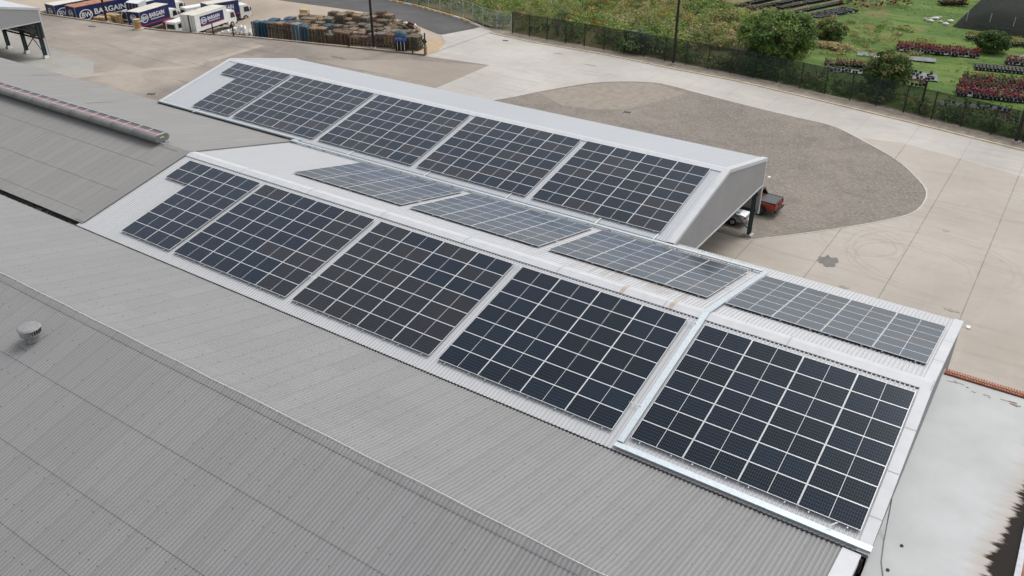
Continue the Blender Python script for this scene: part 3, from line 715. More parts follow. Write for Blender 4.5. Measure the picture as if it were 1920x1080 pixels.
for k in range(9):
    x = 8.40-k*5.9
    for y in (24.05, 10.2):
        pz = MB(); pz.bx(x-.02, x+.02, y-.16, y+.16, GZ+.12, -2.1); pz.bx(x-.12, x+.12, y-.17, y-.15, GZ+.12, -2.1); pz.bx(x-.12, x+.12, y+.15, y+.17, GZ+.12, -2.1)
        pz.build('post', M_STEEL, Cc, off=CL)
        q = MB(); q.box((x, y, GZ+.07), (.6, .6, .14)); q.build('footing', M_CONCB, Cc, off=CL)
    q = MB(); q.bar((x, 10.2, -2.3), (x, YC, -.9), .12, .35); q.bar((x, YC, -.9), (x, 24.1, -2.3), .12, .35); q.build('rafter', M_STEEL, Cc, off=CL)
q = MB(); q.bar((8.4, 24.1, -7.2), (2.7, 24.1, -2.6), .06, .06); q.bar((8.4, 24.1, -2.6), (2.7, 24.1, -7.2), .06, .06); q.build('cross_brace', M_STEEL, Cc, off=CL)
q = MB()
for z in (-5.9, -4.6, -3.4): q.bx(cx0+.2, cx1-.2, 24.72, 24.9, z-.06, z+.06)
q.build('girt', M_STEEL, Cc, off=CL)

# --- shed at upper left (same type)
YS = 15.6; sx1 = -82.3
def zs(y): return .0-abs(y-YS)*math.tan(R(11.5))
SL = (-100, YS, GZ); Sd = thing('canopy', 'grey clad open shed on dark steel posts at the upper left corner', 'canopy', SL)
corr('far_roof_slope', -130, sx1-.3, [(YS, zs(YS)), (23.6, zs(23.6))], .19, .032, 'trap', M_C, Sd, SL)
corr('near_roof_slope', -130, sx1-.3, [(YS, zs(YS)), (8.2, zs(8.2))], .19, .032, 'trap', M_C, Sd, SL)
b = MB()
for y0, y1 in ((8.1, YS), (YS, 23.65)):
    b.quad([(sx1-.35, y0, zs(y0)+.06), (sx1+.02, y0, zs(y0)+.06), (sx1+.02, y1, zs(y1)+.06), (sx1-.35, y1, zs(y1)+.06)])
    b.quad([(sx1+.02, y0, zs(y0)+.06), (sx1+.02, y0, zs(y0)-.22), (sx1+.02, y1, zs(y1)-.22), (sx1+.02, y1, zs(y1)+.06)])
b.build('barge_flashing', M_FL, Sd, off=SL)
gable(sx1-.03, 8.3, zs(8.3)-.1, 23.4, zs(23.4)-.1, YS, -.1, -3.12, M_WALL, 'gable_cladding', Sd, SL)
b = MB(); b.bx(sx1-.05, sx1+.03, 8.3, 23.4, -3.19, -3.10); b.build('bottom_trim', M_FL, Sd, off=SL)
b = MB(); b.bx(-130, sx1-.06, 23.38, 23.42, -5.25, -1.8); b.build('side_cladding', M_WALLIN, Sd, off=SL)
b = MB(); b.bx(sx1-.12, sx1-.02, 23.34, 23.5, -7.4, -1.7); b.build('corner_trim', M_FL, Sd, off=SL)
for k in range(7):
    x = -82.6-k*4.25
    for y in (22.9, 9.0):
        b = MB(); b.bx(x-.02, x+.02, y-.18, y+.18, GZ+.2, -2.); b.bx(x-.16, x+.16, y-.2, y-.17, GZ+.2, -2.); b.bx(x-.16, x+.16, y+.17, y+.2, GZ+.2, -2.); b.build('post', M_STEEL, Sd, off=SL)
        b = MB(); b.box((x, y, GZ+.16), (.55, .55, .36)); b.build('footing', M_SIGNW, Sd, off=SL)
    b = MB(); b.bar((x, 9.0, -2.2), (x, YS, -.8), .12, .4); b.bar((x, YS, -.8), (x, 22.9, -2.2), .12, .4); b.build('rafter', M_STEEL, Sd, off=SL)
b = MB(); b.bar((-82.8, 22.9, -7.0), (-86.7, 22.9, -3.2), .08, .08); b.bar((-82.8, 22.9, -4.2), (-86.7, 22.9, -7.0), .08, .08); b.build('cross_brace', M_STEEL, Sd, off=SL)
b = MB(); b.bar((-82.7, 22.4, -4.4), (-82.7, 18.4, -2.4), .1, .1)
for i in range(3): b.bar((-82.8, 22.9-i*.0, -5.3+i*1.1), (-86.8, 22.9, -4.6+i*1.1), .07, .07)
b.build('truss_brace', M_STEEL, Sd, off=SL)
b = MB(); b.bx(-130, -82.4, 22.9, 23.1, -5.35, -5.2); b.build('girt', M_STEEL, Sd, off=SL)

# --- E: flat concrete roof at right
EL = (26, -8, GZ); Ed = thing('flat_roofed_building', 'pale flat roofed building at right with rusty ponded water', 'building', EL)
ZE = -2.72
def flatroof():
    m = NT('flat_roof_screed', .8, 0, .3); P = m.geo(); X, Y, Z = m.sep(P)
    n = m.noise(P, .5, 6, .6); n2 = m.noise(P, 5., 5, .7)
    c = m.ramp(n, [(.3, (.40, .41, .405)), (.7, (.47, .48, .48))])
    c = m.mix(m.math('MULTIPLY', m.rmap(n2, .6, .8, 0, 1), .18), c, (.36, .35, .31))
    # stain line toward the puddle, growing to the south
    st = m.noise(m.scale(P, (.5, 2.4, 1.)), 1.4, 5, .6)
    d = m.math('ADD', m.math('ADD', m.math('SUBTRACT', X, 27.9), m.math('MULTIPLY', m.math('ADD', Y, 5.), -.11)), m.math('MULTIPLY', m.math('SUBTRACT', st, .5), 1.5))
    c = m.mix(m.rmap(d, -.75, .05, 0, .55), c, (.36, .27, .19))
    c = m.mix(m.rmap(d, -.10, .10, 0, .97), c, (.012, .010, .009))
    m.L(m.rmap(d, -.02, .08, .8, .6), m.b.inputs['Roughness']); m.L(m.rmap(d, -.02, .08, .3, .05), m.b.inputs['Specular IOR Level'])
    spot = m.noise(P, 1.7, 3, .5); c = m.mix(m.math('MULTIPLY', m.rmap(spot, .73, .78, 0, 1), .4), c, (.28, .25, .2))
    m.col(c); return m.mat
b = MB(); b.bx(24.17, 29.1, -35, 5.9, ZE-.25, ZE); b.build('roof_slab', flatroof(), Ed, off=EL)
b = MB(); b.bx(24.3, 29.0, -34.9, 5.8, GZ, ZE-.25); b.build('wall', M_WALL, Ed, off=EL)
b = MB(); b.bx(28.62, 28.82, -35, 5.3, ZE, ZE+.10); b.build('edge_upstand', plain('whitewashed_upstand', (.50, .51, .53), .8, 0, .15), Ed, off=EL)
b = MB(); b.bx(28.82, 29.25, -35, 5.9, ZE-.0, ZE+.06)
b.build('side_tiles', M_TERRA, Ed, off=EL)
M_TD = plain('terracotta_joint', (.16, .055, .03), .9)
b = MB(); b.bx(24.25, 29.3, 5.42, 5.60, ZE, ZE+.06, 1)
k = 24.25
while k < 29.25:
    b.bx(k, k+.085, 5.62, 5.84, ZE-.02, ZE+.10); b.bx(k, k+.085, 5.44, 5.60, ZE+.0, ZE+.09); k += .115
b.bx(24.25, 29.3, 5.60, 5.62, ZE, ZE+.10, 1)
b.build('coping_tiles', [M_TERRA, M_TD], Ed, off=EL)
b = MB()
for i in range(14):
    x = 24.5+random.random()*4.2; y = 4.9+random.uniform(-.25, .2)-(x-24)*.02; b.box((x, y, ZE+.012), (random.uniform(.1, .5), random.uniform(.02, .06), .02), random.choice((0, 0, 1)), random.uniform(-.3, .3))
b.build('cracked_mortar', [M_CONCB, M_TERRA], Ed, off=EL)
# down-cable and small debris on the flat roof
b = MB(); b.tube([(24.25, -5.9, -1.55), (24.35, -6.3, -2.3), (24.45, -6.9, ZE+.02), (24.62, -8.0, ZE+.02), (24.95, -9.0, ZE+.02), (25.5, -9.9, ZE+.02), (26.3, -10.8, ZE+.02)], .022, 6)
tag(b.build('loose_cable', plain('grey_cable', (.20, .21, .22), .5)), 'thin grey cable hanging onto the pale flat roof', 'cable')
for x, y, l in ((25.05, -6.8, 'small dark stone on the flat roof beside the loose cable, farther one'), (24.9, -8.25, 'small dark stone on flat roof beside the cable, nearer one')):
    b = MB()
    b.tube([(0, 0, 0), (.0, .0, .04), (.02, .01, .07)], [.09, .08, .03], 7); o = b.build('stone', plain('dark_stone', (.05, .045, .04), .8)); o.location = (x, y, ZE); o.scale = (.8, 1, .6); tag(o, l, 'stone', 'stones on the flat roof')

# ------------------------------------------------------------------ cable trays
def tray(name, pts, wd, hg, label, lift=.12):
    b = MB()
    for a, c in zip(pts, pts[1:]): b.bar(a, c, wd, hg)
    t = b.build(name, M_GALV); return tag(t, label, 'cable tray')
def onb(x, y, h=.10): return (x, y, zb(y)+h)
tray('cable_tray', [onb(14.28, -8.37, .10), onb(14.28, -.35, .10), (14.28, 0, .10), onb(14.28, .35, .10), onb(14.28, 8.88, .12)], .29, .06, 'wide galvanised cable tray crossing over the white roof ridge')
b = MB()
b.bar(onb(14.13, -8.54, .09), onb(24.25, -8.54, .09), .31, .05)
tag(b.build('cable_tray', M_GALV), 'galvanised cable tray along the near eave below the rightmost panels', 'cable tray')
b = MB(); b.bar((-22.9, 8.78, zb(8.78)+.16), (14.1, 8.78, zb(8.78)+.16), .21, .08)
tag(b.build('cable_tray', M_GALV), 'long galvanised cable tray between the white roof and the far canopy', 'cable tray')
b = MB()
xk = -22.5
while xk < 14: b.bx(xk, xk+.05, 8.69, 8.87, zb(8.78)-.02, zb(8.78)+.13); xk += 1.5
b.build('bracket', M_GALV, bpy.data.objects[[o.name for o in COL.objects if o.name.startswith('cable_tray')][-1]])
b = MB(); b.bar((-39.6, 9.22, zc(9.15)+.05), (-22.3, 9.22, zc(9.15)+.05), .20, .12)
tag(b.build('gutter', M_GALV), 'bright galvanised gutter along the left part of far canopy eave', 'gutter')
b = MB(); b.bar((-22.6, 9.22, zc(9.15)+.02), (-22.6, 8.75, zb(8.78)+.16), .5, .1); tag(b.build('cable_tray', M_GALV), 'short galvanised cable tray offset joint where the grey roof begins', 'cable tray')

# ------------------------------------------------------------------ solar panels
PW, PH = 2.268, 1.037
def panel_meshes():
    f = MB(); t = .013
    for x0, x1, y0, y1 in ((-PW/2, PW/2, -PH/2, -PH/2+t), (-PW/2, PW/2, PH/2-t, PH/2), (-PW/2, -PW/2+t, -PH/2+t, PH/2-t), (PW/2-t, PW/2, -PH/2+t, PH/2-t)): f.bx(x0, x1, y0, y1, 0, .035)
    fo = f.build('frame', M_FRAME)
    g = []
    for mm in M_CELL:
        q = MB(); q.bx(-PW/2+t, PW/2-t, -PH/2+t, PH/2-t, .022, .031); g.append(q.build('cell_surface', mm))
    return fo, g
fo, gl = panel_meshes()
PQ = 2.2914; PP = 1.052; QB, QC = .8362, .5
x0s = [-21.9674, -14.7245, -5.114, 4.5517, 14.4291+.12, -15.1806, -5.3977, 4.3829, 14.3644+.1, -37.9147, -30.5723, -20.92, -11.2906, -1.6584]
nums = ['one', 'two', 'three', 'four', 'five', 'six', 'seven']
plist = []
tb, tc = R(12.72), R(12.75)
H0 = .14
for bi, x0 in enumerate(x0s):
    if bi < 5: kind = 'n'; rows = 7; cols = 3 if bi == 0 else 4; blk = ords[bi]; where = 'near slope of middle roof'
    elif bi < 9: kind = 'f'; rows = 6; cols = 4; blk = ords[bi-5]; where = 'far slope of middle roof'
    else: kind = 'c'; rows = 7; cols = 3 if bi == 9 else 4; blk = ords[bi-9]; where = 'far canopy roof'
    for r_ in range(rows):
        for c_ in range(cols):
            if cols == 3 and c_ == 0 and r_ > 1: continue
            x = x0+(c_+.5)*PQ
            if kind == 'n':
                v = QB+(r_+.5)*PP; n = Vector((0, -math.sin(tb), math.cos(tb))); p = Vector((x, -v*math.cos(tb), -v*math.sin(tb)))+n*(H0-.035); rx = tb
            elif kind == 'f':
                v = 2.0108-.04+(rows-r_-.5)*PP; n = Vector((0, math.sin(tb), math.cos(tb))); p = Vector((x, v*math.cos(tb), -v*math.sin(tb)))+n*(H0-.035); rx = -tb
            else:
                v = QC+(r_+.5)*PP; n = Vector((0, -math.sin(tc), math.cos(tc))); p = Vector((x, YC-v*math.cos(tc), ZC-v*math.sin(tc)))+n*(H0-.035); rx = tc
            # camera above calibrated glass plane: shift so the glass stays on the fitted plane
            d = Vector(CAM)-p; area = abs(d.normalized().dot(n))/d.length_squared
            rr = random.random()
            if kind == 'n': 
                if bi in (0,): mi = 0 if rr < .75 else 2
                elif bi == 1: mi = (0 if rr < .85 else 1) if c_ < 3 else 1
                elif bi == 2: mi = 1 if (rr < .72 and not (c_ == 3 and r_ == 0)) else 0
                elif bi == 3: mi = 2 if rr < .5 else 0
                else: mi = 0 if rr < .55 else 2
            elif kind == 'f': mi = 0 if rr < .5 else (1 if rr < .8 else 2)
            else: mi = 0 if rr < .45 else (1 if rr < .75 else 2)
            lab = 'solar panel in row %s, column %s of the %s array, %s' % (nums[r_], nums[c_], blk, where)
            plist.append((area, p, rx, mi, lab, kind, bi))
plist.sort(key=lambda q: -q[0])
grp = {'n': 'solar panels on the near slope of the middle roof', 'f': 'solar panels on the far slope of the middle roof', 'c': 'solar panels on the far canopy roof'}
for i, (ar, p, rx, mi, lab, kd, bi) in enumerate(plist[:300]):
    o = bpy.data.objects.new('solar_panel', None); o.empty_display_size = .2; COL.objects.link(o)
    o.location = p; o.rotation_euler = (rx, 0, 0); tag(o, lab, 'solar panel', grp[kd])
    for src in (fo, gl[mi]):
        c = src.copy(); c.parent = o; COL.objects.link(c)
# the smallest remaining ones as one object; split by cell so that the grid stays local
VV = []; FF = []; MI = []
for (ar, p, rx, mi, lab, kd, bi) in plist[300:]:
    Mx = Matrix.Translation(p) @ Matrix.Rotation(rx, 4, 'X')
    for src, base in ((fo, 0), (gl[mi], 1)):
        me = src.data; n0 = len(VV)
        VV += [tuple(Mx @ v.co) for v in me.vertices]
        for f in me.polygons: FF.append([n0+i for i in f.vertices]); MI.append(0 if base == 0 else 1)
# local grid for the merged panels from world position on the canopy plane
def far_cell():
    m = NT('cells_far_panels', .16, 0, .5); X, Y, Z = m.sep(m.geo())
    n = m.noise(m.geo(), .3, 3)
    fx = m.math('FRACT', m.math('DIVIDE', m.math('ADD', X, 37.9147), PQ)); fx2 = m.math('FRACT', m.math('DIVIDE', m.math('ADD', X, 30.5723), PQ))
    right = m.math('GREATER_THAN', X, -30.8)
    f = m.math('ADD', m.math('MULTIPLY', fx, m.math('SUBTRACT', 1., right)), m.math('MULTIPLY', fx2, right))
    mid = m.math('LESS_THAN', m.math('ABSOLUTE', m.math('SUBTRACT', f, .5)), .006)
    c = m.mix(n, (.008, .012, .026), (.022, .022, .026)); c = m.mix(mid, c, (.7, .7, .7)); m.col(c); ar_glass(m); return m.mat
npm = npmesh('solar_panel', np.array(VV), np.array(FF), [M_FRAME, far_cell()], MI)
tag(npm, 'farthest solar panels at the left end of the far canopy roof', 'solar panels', 'solar panels on the far canopy roof', 'stuff')
for q in [fo]+gl: bpy.data.objects.remove(q)
# mounting rails
def rail(p0, p1, label):
    o = MB(); o.bar(p0, p1, .045, .05); return tag(o.build('mounting_rail', M_GALV), label, 'rail', 'mounting rails under the solar arrays')
for bi, x0 in enumerate(x0s):
    cols = 3 if bi in (0, 9) else 4
    for c_ in range(cols):
        for q in (0, 1):
            x = x0+c_*PQ+(.45 if q == 0 else PQ-.45)
            nm = '%s mounting rail from the left under the %s array on the %s' % (ords[c_*2+q], ords[bi if bi < 5 else (bi-5 if bi < 9 else bi-9)], 'middle roof near slope' if bi < 5 else ('middle roof far slope' if bi < 9 else 'canopy'))
            top = .0; full = 7
            if bi < 5:
                va, vb = QB-.05, QB+7*PP+.10
                if cols == 3 and c_ == 0: vb = QB+2*PP+.1
                rail((x, -va*math.cos(tb), -va*math.sin(tb)+.07), (x, -vb*math.cos(tb), -vb*math.sin(tb)+.07), nm)
            elif bi < 9:
                va, vb = 1.93, 2.0+6*PP+.08
                rail((x, va*math.cos(tb), -va*math.sin(tb)+.07), (x, vb*math.cos(tb), -vb*math.sin(tb)+.07), nm)
            else:
                va, vb = QC-.05, QC+7*PP+.08
                if cols == 3 and c_ == 0: vb = QC+2*PP+.1
                rail((x, YC-va*math.cos(tc), ZC-va*math.sin(tc)+.07), (x, YC-vb*math.cos(tc), ZC-vb*math.sin(tc)+.07), nm)
# short conduits bridging the gaps between arrays
for x, y, s, l in ((4.2, -.9, -1, 'white conduit stub beside the fourth near array, near its top corner'), (13.95, -.95, -1, 'white conduit from the fourth near array top corner to the cable tray'), (13.95, -6.4, -1, 'white conduit from the fourth near array lower side to the cable tray'),
                   (-5.35, -6.2, -1, 'white conduit bridging the second and third near arrays'), (13.8, 4.3, 1, 'white conduit bridging far side array and tray, upper'), (13.8, 6.9, 1, 'white conduit bridging far side array and tray, lower'), (4.0, 3.6, 1, 'white conduit between second and third far side arrays'), (-5.8, 3.4, 1, 'white conduit between first and second far side arrays')):
    b = MB(); b.tube([(x-.35, y, zb(y)+.1), (x-.2, y, zb(y)+.16), (x+.2, y, zb(y)+.16), (x+.32, y, zb(y)+.1)], .022, 6); tag(b.build('conduit', M_SIGNW), l, 'conduit')
b = MB(); b.tube([(22.9, -8.05, zb(8.05)+.1), (22.85, -8.2, zb(8.2)+.2), (22.7, -8.4, zb(8.4)+.22), (22.68, -8.46, zb(8.46)+.15)], .02, 6); tag(b.build('conduit', M_SIGNW), 'curved white conduit from the last array corner to the eave tray', 'conduit')
for k, x in enumerate((-34.6, -17.2, -10., -3.2, 3.5, 7.4)):
    b = MB(); b.bar((x, 9.6, zc(9.6)+.05), (x, 8.85, zb(8.8)+.2), .06, .03); tag(b.build('conduit', M_SIGNW), '%s short conduit from left linking canopy arrays to the long tray' % ords[k], 'conduit', 'short conduits at the canopy eave')
# floodlights at the eave corners
def flood(x, y, z, rz, label):
    t = thing('floodlight', label, 'floodlight', (x, y, z), rz)
    b = MB(); b.tube([(0, 0, 0), (.22, 0, .04)], .02, 6); b.build('arm', M_GALV, t)
    b = MB(); b.prism([(-.10, -.04), (.10, -.04), (.13, .08), (-.13, .08)], 'x', .20, .38); b.build('housing', M_WHITE, t)
    b = MB(); b.bx(.385, .395, -.09, .09, -.02, .06); b.build('lens', M_GLASS, t)
flood(24.22, 9.7, -2.35, .1, 'white floodlight on the far right corner of the white roof')
flood(8.66, 25.0, -3.2, .2, 'small white floodlight at far eave corner of the canopy')
for x, y in ((23.5, -.75), (4.9, -.62), (11.3, -7.9+.0)): pass

# ------------------------------------------------------------------ light poles
def pole(x, y, h, label, z=GZ):
    t = thing('light_pole', label, 'light pole', (x, y, z))
    b = MB(); b.tube([(0, 0, .2), (0, 0, h*.5), (0, 0, h)], [.17, .14, .09], 10); b.build('shaft', M_BLACK, t)
    b = MB(); b.tube([(0, 0, 0), (0, 0, .25)], .32, 12); b.build('base', M_CONCB, t)
    b = MB(); b.bar((-1, 0, h), (1, 0, h), .08, .08); b.box((-.9, .1, h+.1), (.6, .4, .15)); b.box((.9, .1, h+.1), (.6, .4, .15)); b.build('lamp_head', M_BLACK, t)
pole(-51.1, 48.75, 19, 'tall black light pole standing in front of the stacked pallets')
pole(-15.8, 63.3, 19, 'tall black light pole beside the dark mesh fence near the centre')
pole(22.3, 56.5, 19, 'tall black light pole at the right end of dark fence')
pole(-93.4, 38.6, 14, 'thin black light pole at kerb in front of the rusty topped trailer')
def post(x, y, h, w_, label, mat=M_BLACK, z=None):
    b = MB(); b.prism([(-w_/2, -w_/2), (w_/2, -w_/2), (w_/2, w_/2), (-w_/2, w_/2)], 'z', 0, h); b.box((0, 0, .03), (w_*2.4, w_*2.4, .06)); b.box((0, 0, h+.015), (w_*1.3, w_*1.3, .03))
    o = b.build('kerb_post', mat); o.location = (x, y, GZ+.1 if z is None else z); return tag(o, label, 'post', 'short posts along the kerb')
for k, (x, h) in enumerate(((-78.0, 2.3), (-74.6, 1.4), (-71.6, 1.5), (-54.4, 1.3), (-45.4, 1.1))):
    post(x, kerb_y(x)+.1, h, .12, 'thin dark kerb post, %s from the left along the truck yard kerb' % ords[k])
t = thing('sign_post', 'dark post with diamond shaped sign plate at the right end of kerb', 'sign', (-43.7, 50.2, GZ))
b = MB(); b.bx(-.16, .16, -.12, .12, 0, 1.25); b.build('lower_post', M_PBROWN[0], t)
b = MB(); b.bx(-.07, .07, -.07, .07, 1.25, 2.75); b.build('upper_post', M_STEEL, t)
b = MB(); b.prism([(-.42, 1.75), (0, 1.3), (.42, 1.75), (0, 2.2)], 'y', -.11, -.08); b.build('sign_plate', M_STEEL, t)
# orange spool on the kerb
t = thing('cable_spool', 'small orange and yellow spool standing at the kerb by trucks', 'spool', (-86.0, 38.6, GZ+.02))
b = MB(); b.tube([(0, 0, 0), (0, 0, .12)], .75, 20); b.build('base', M_CONCB, t)
b = MB(); b.tube([(0, 0, .12), (0, 0, .5), (0, 0, .75), (0, 0, 1.0)], [.42, .40, .36, .42], 16); b.build('body', M_ORANGE, t)
b = MB(); b.tube([(0, 0, 1.0), (0, 0, 1.1)], .62, 20); b.build('top_flange', M_LOAD, t)
b = MB(); b.tube([(0, 0, 1.1), (0, 0, 1.3), (0, 0, 1.38)], [.34, .36, .5], 16); b.build('upper_roll', M_TIMBER, t)
# pile of bags
t = MB(); rr = random.Random(4)
for k in range(60):
    x = -75.5+rr.gauss(0, 1.3); y = 46.9+(x+75.5)*.35+rr.gauss(0, .45); s = rr.uniform(.2, .45); hh = max(.1, 1.1-abs(x+75.2)*.35)*rr.random()
    t.tube([(x, y, gz(x, y)+hh), (x+s, y+rr.uniform(-.3, .3), gz(x, y)+hh+.1), (x+1.6*s, y, gz(x, y)+hh)], [s*.3, s*.55, s*.2], 6)
tag(t.build('bag_pile', M_BAG), 'heap of white plastic bags on the lower yard by the kerb', 'bags', kind=None)

# ------------------------------------------------------------------ pallets
def pallet_mesh(mat):
    b = MB()
    for k in range(6): b.box((0, -.5+.2*k, .13), (1.2, .13, .02))
    for k in range(3):
        b.box((0, -.5+.5*k, .01), (1.2, .12, .02))
        for q in range(3): b.box((-.53+.53*q, -.53+.53*k, .07), (.12, .10, .10))
    return b.build('pallet', mat)
pal = {}
for nm, mm in [('wood%d' % i, q) for i, q in enumerate(M_PBROWN)]+[('blue', M_PBLUE), ('slate', M_PSLATE), ('grey', M_PGREY), ('pale', M_TIMBER)]: pal[nm] = pallet_mesh(mm).data
for o in [o for o in COL.objects if o.name.startswith('pallet')]: bpy.data.objects.remove(o)
cname = {'blue': 'blue', 'slate': 'slate blue', 'grey': 'grey plastic', 'pale': 'pale timber', 'wood0': 'grey timber', 'wood1': 'brown timber', 'wood2': 'tan timber', 'wood3': 'mossy timber', 'wood4': 'dark red timber'}
def stack(x, y, rz, n, key, label, z=None, tilt=.05, ssd=None, group='stacks of pallets in the storage yard'):
    t = thing('pallet_stack', label, 'pallet stack', (x, y, gz(x, y)+.01 if z is None else z), rz, group)
    for k in range(n):
        o = bpy.data.objects.new('pallet', pal[key if random.random() < .6 or not key.startswith('wood') else 'wood%d' % random.randrange(5)]); COL.objects.link(o); o.parent = t
        o.location = (random.uniform(-tilt, tilt), random.uniform(-tilt, tilt), k*.146); o.rotation_euler = (random.gauss(0, .012), random.gauss(0, .012), random.gauss(0, .06))
    return t
edge = [(-70.1, 46.2), (-44.7, 51.6)]
ang = math.atan2(51.6-46.2, 25.4)
ex = Vector((math.cos(ang), math.sin(ang))); ey = Vector((-math.sin(ang), math.cos(ang)))
rown = ['front', 'second', 'third', 'fourth', 'fifth', 'sixth', 'seventh', 'eighth', 'ninth']
nst = 0
for r_ in range(9):
    off = r_*1.36
    n_ = [20, 20, 19, 18, 17, 15, 13, 11, 9][r_]
    sx = [0.0, 0.3, .8, 1.0, 1.6, 3.0, 4.5, 6.0, 8.0][r_]
    for c_ in range(n_):
        u = sx+c_*1.29+random.uniform(-.06, .06)
        if u > 25.3-r_*.95: continue
        if r_ >= 4 and random.random() < .12: continue
        p = Vector(edge[0])+ex*u+ey*(off+.3+random.uniform(-.12, .12))
        if r_ < 4 and c_ < 2: key = 'slate' if (c_ == 0 and r_ < 3) else 'blue'
        elif r_ == 0 and c_ in (5,): key = 'grey'
        elif r_ == 0 and c_ == 6: key = 'slate'
        elif r_ == 1 and c_ in (6, 7): key = 'grey' if c_ == 6 else 'blue'
        elif r_ == 2 and c_ == 7: key = 'grey'
        elif r_ == 3 and c_ in (6, 7): key = 'slate' if c_ == 6 else 'blue'
        elif c_ in (2, 3, 4) and r_ < 3: key = random.choice(('wood4', 'wood1', 'wood0'))
        else: key = random.choice(('wood0', 'wood0', 'wood3', 'wood3', 'wood1', 'wood2'))
        h = 16 if c_ < 6 else random.randint(10, 14)
        if r_ == 0 and c_ in (9, 12, 13): h = 8
        if r_ == 0 and c_ > 14: h = 12
        h = max(5, h-(random.randint(0, 4) if r_ > 0 else 0)-int(r_*.5))
        lab = '%s pallet stack, %s row from the kerb, %s from the left' % (cname[key], rown[r_], ords[c_])
        stack(p.x, p.y, ang+random.gauss(0, .06), h, key, lab, tilt=.06 if c_ < 14 else .15); nst += 1
# leaning loose boards at the right end
for k in range(34):
    u = 23.2+random.random()*1.9; v = random.random()*7.5; u -= v*.62
    p = Vector(edge[0])+ex*u+ey*v; b = MB(); b.box((0, 0, 0), (1.3, .9, .12)); 
    for q in range(5): b.box((0, -.4+.2*q, .08), (1.3, .1, .03))
    o = b.build('loose_pallet', M_PBROWN[random.randrange(5)]); o.location = (p.x, p.y, gz(p.x, p.y)+.6+random.random()*.9); o.rotation_euler = (random.gauss(0, .5), random.gauss(.3, .5), random.random()*3)
    tag(o, 'loose leaning pallet at the right end of the pallet yard', 'pallet', 'loose leaning pallets at the right end of the yard')
# white barrels with blue rim near the pallets
t = thing('crate_stack', 'grey baskets above black crates with blue tops in front of pallets', 'crates', (-47.6, 50.1, GZ), ang)
for k in range(3):
    b = MB(); b.box((-.5+.5*k, 0, .65), (.36, .5, 1.3)); b.build('black_crate', M_BLACK, t)
    b = MB(); b.box((-.5+.5*k, 0, 1.42), (.46, .55, .24)); b.build('blue_tub', NT('blue_tub', .4).col((.03, .10, .42)).mat, t)
    b = MB(); b.box((-.36+.5*k, -.27, .7), (.05, .05, 1.1)); b.build('white_edge', M_SIGNW, t)
b = MB(); b.tube([(-.7, 0, 1.9), (-.45, 0, 2.15), (.2, 0, 2.2), (.6, 0, 2.0), (.75, 0, 1.7)], [.25, .42, .45, .4, .2], 10); b.build('basket', M_PSLATE, t)
t = thing('timber_crate', 'yellow timber crate behind the pallet stacks', 'crate', (-73.6, 58.4, gz(-73.6, 58.4)), .3)
b = MB()
for k in range(4): b.box((0, -.6, .2+.32*k), (2.0, .05, .28)); b.box((0, .6, .2+.32*k), (2.0, .05, .28)); b.box((-1.0, 0, .2+.32*k), (.05, 1.2, .28)); b.box((1.0, 0, .2+.32*k), (.05, 1.2, .28))
b.box((0, 0, 1.34), (2.04, 1.25, .05)); b.build('boards', M_TIMBER, t); t.scale = (.62, .62, .7)
# small heap of straw-wrapped sacks behind
for k in range(3):
    x, y = -57+k*1.7, 60.4-k*.2; b = MB(); b.tube([(x-.4, y, gz(x, y)+.3), (x, y, gz(x, y)+.4), (x+.4, y, gz(x, y)+.3)], [.2, .4, .2], 9)
    tag(b.build('white_sack', M_BAG), 'white sack, %s from the left, behind the pallet stacks' % ords[k], 'sack', 'white sacks behind the pallets')

# ------------------------------------------------------------------ vehicles
def text_mesh(txt, size, mat, name='lettering', ext=.004):
    cu = bpy.data.curves.new('t', 'FONT'); cu.body = txt; cu.size = size; cu.extrude = ext; cu.offset = size*.02
    o = bpy.data.objects.new('t', cu); COL.objects.link(o)
    bpy.context.view_layer.update()
    me = bpy.data.meshes.new_from_object(o.evaluated_get(bpy.context.evaluated_depsgraph_get()))
    bpy.data.objects.remove(o); me.materials.clear(); me.materials.append(mat)
    n = bpy.data.objects.new(name, me); COL.objects.link(n); return n
def put(o, parent, loc, rot): o.parent = parent; o.location = loc; o.rotation_euler = rot; return o
def oval(parent, loc, rot, rx, ry, mat):
    b = MB(); N = 28
    for k in range(N):
        a, c = 2*math.pi*k/N, 2*math.pi*(k+1)/N
        b.quad([(rx*math.cos(a), ry*math.sin(a), 0), (rx*math.cos(c), ry*math.sin(c), 0), (rx*.84*math.cos(c), ry*.84*math.sin(c), 0), (rx*.84*math.cos(a), ry*.84*math.sin(a), 0)])
    put(b.build('emblem_ring', mat), parent, loc, rot)
def wheel(t, x, y, r, w_, nm='wheel'):
    b = MB(); b.tube([(x, y-w_/2, r), (x, y-w_*.42, r), (x, y+w_*.42, r), (x, y+w_/2, r)], [r*.9, r, r, r*.9], 20); o = b.build(nm, M_RUBBER, t)
    b = MB(); s = -1 if y < 0 else 1; b.tube([(x, y+s*(w_/2-.01), r), (x, y+s*(w_/2+.02), r)], [r*.58, r*.5], 16); rm = b.build('rim', M_CHROME, o); return o, rm
SIDE = (math.pi/2, 0, 0); REAR = (math.pi/2, 0, -math.pi/2)
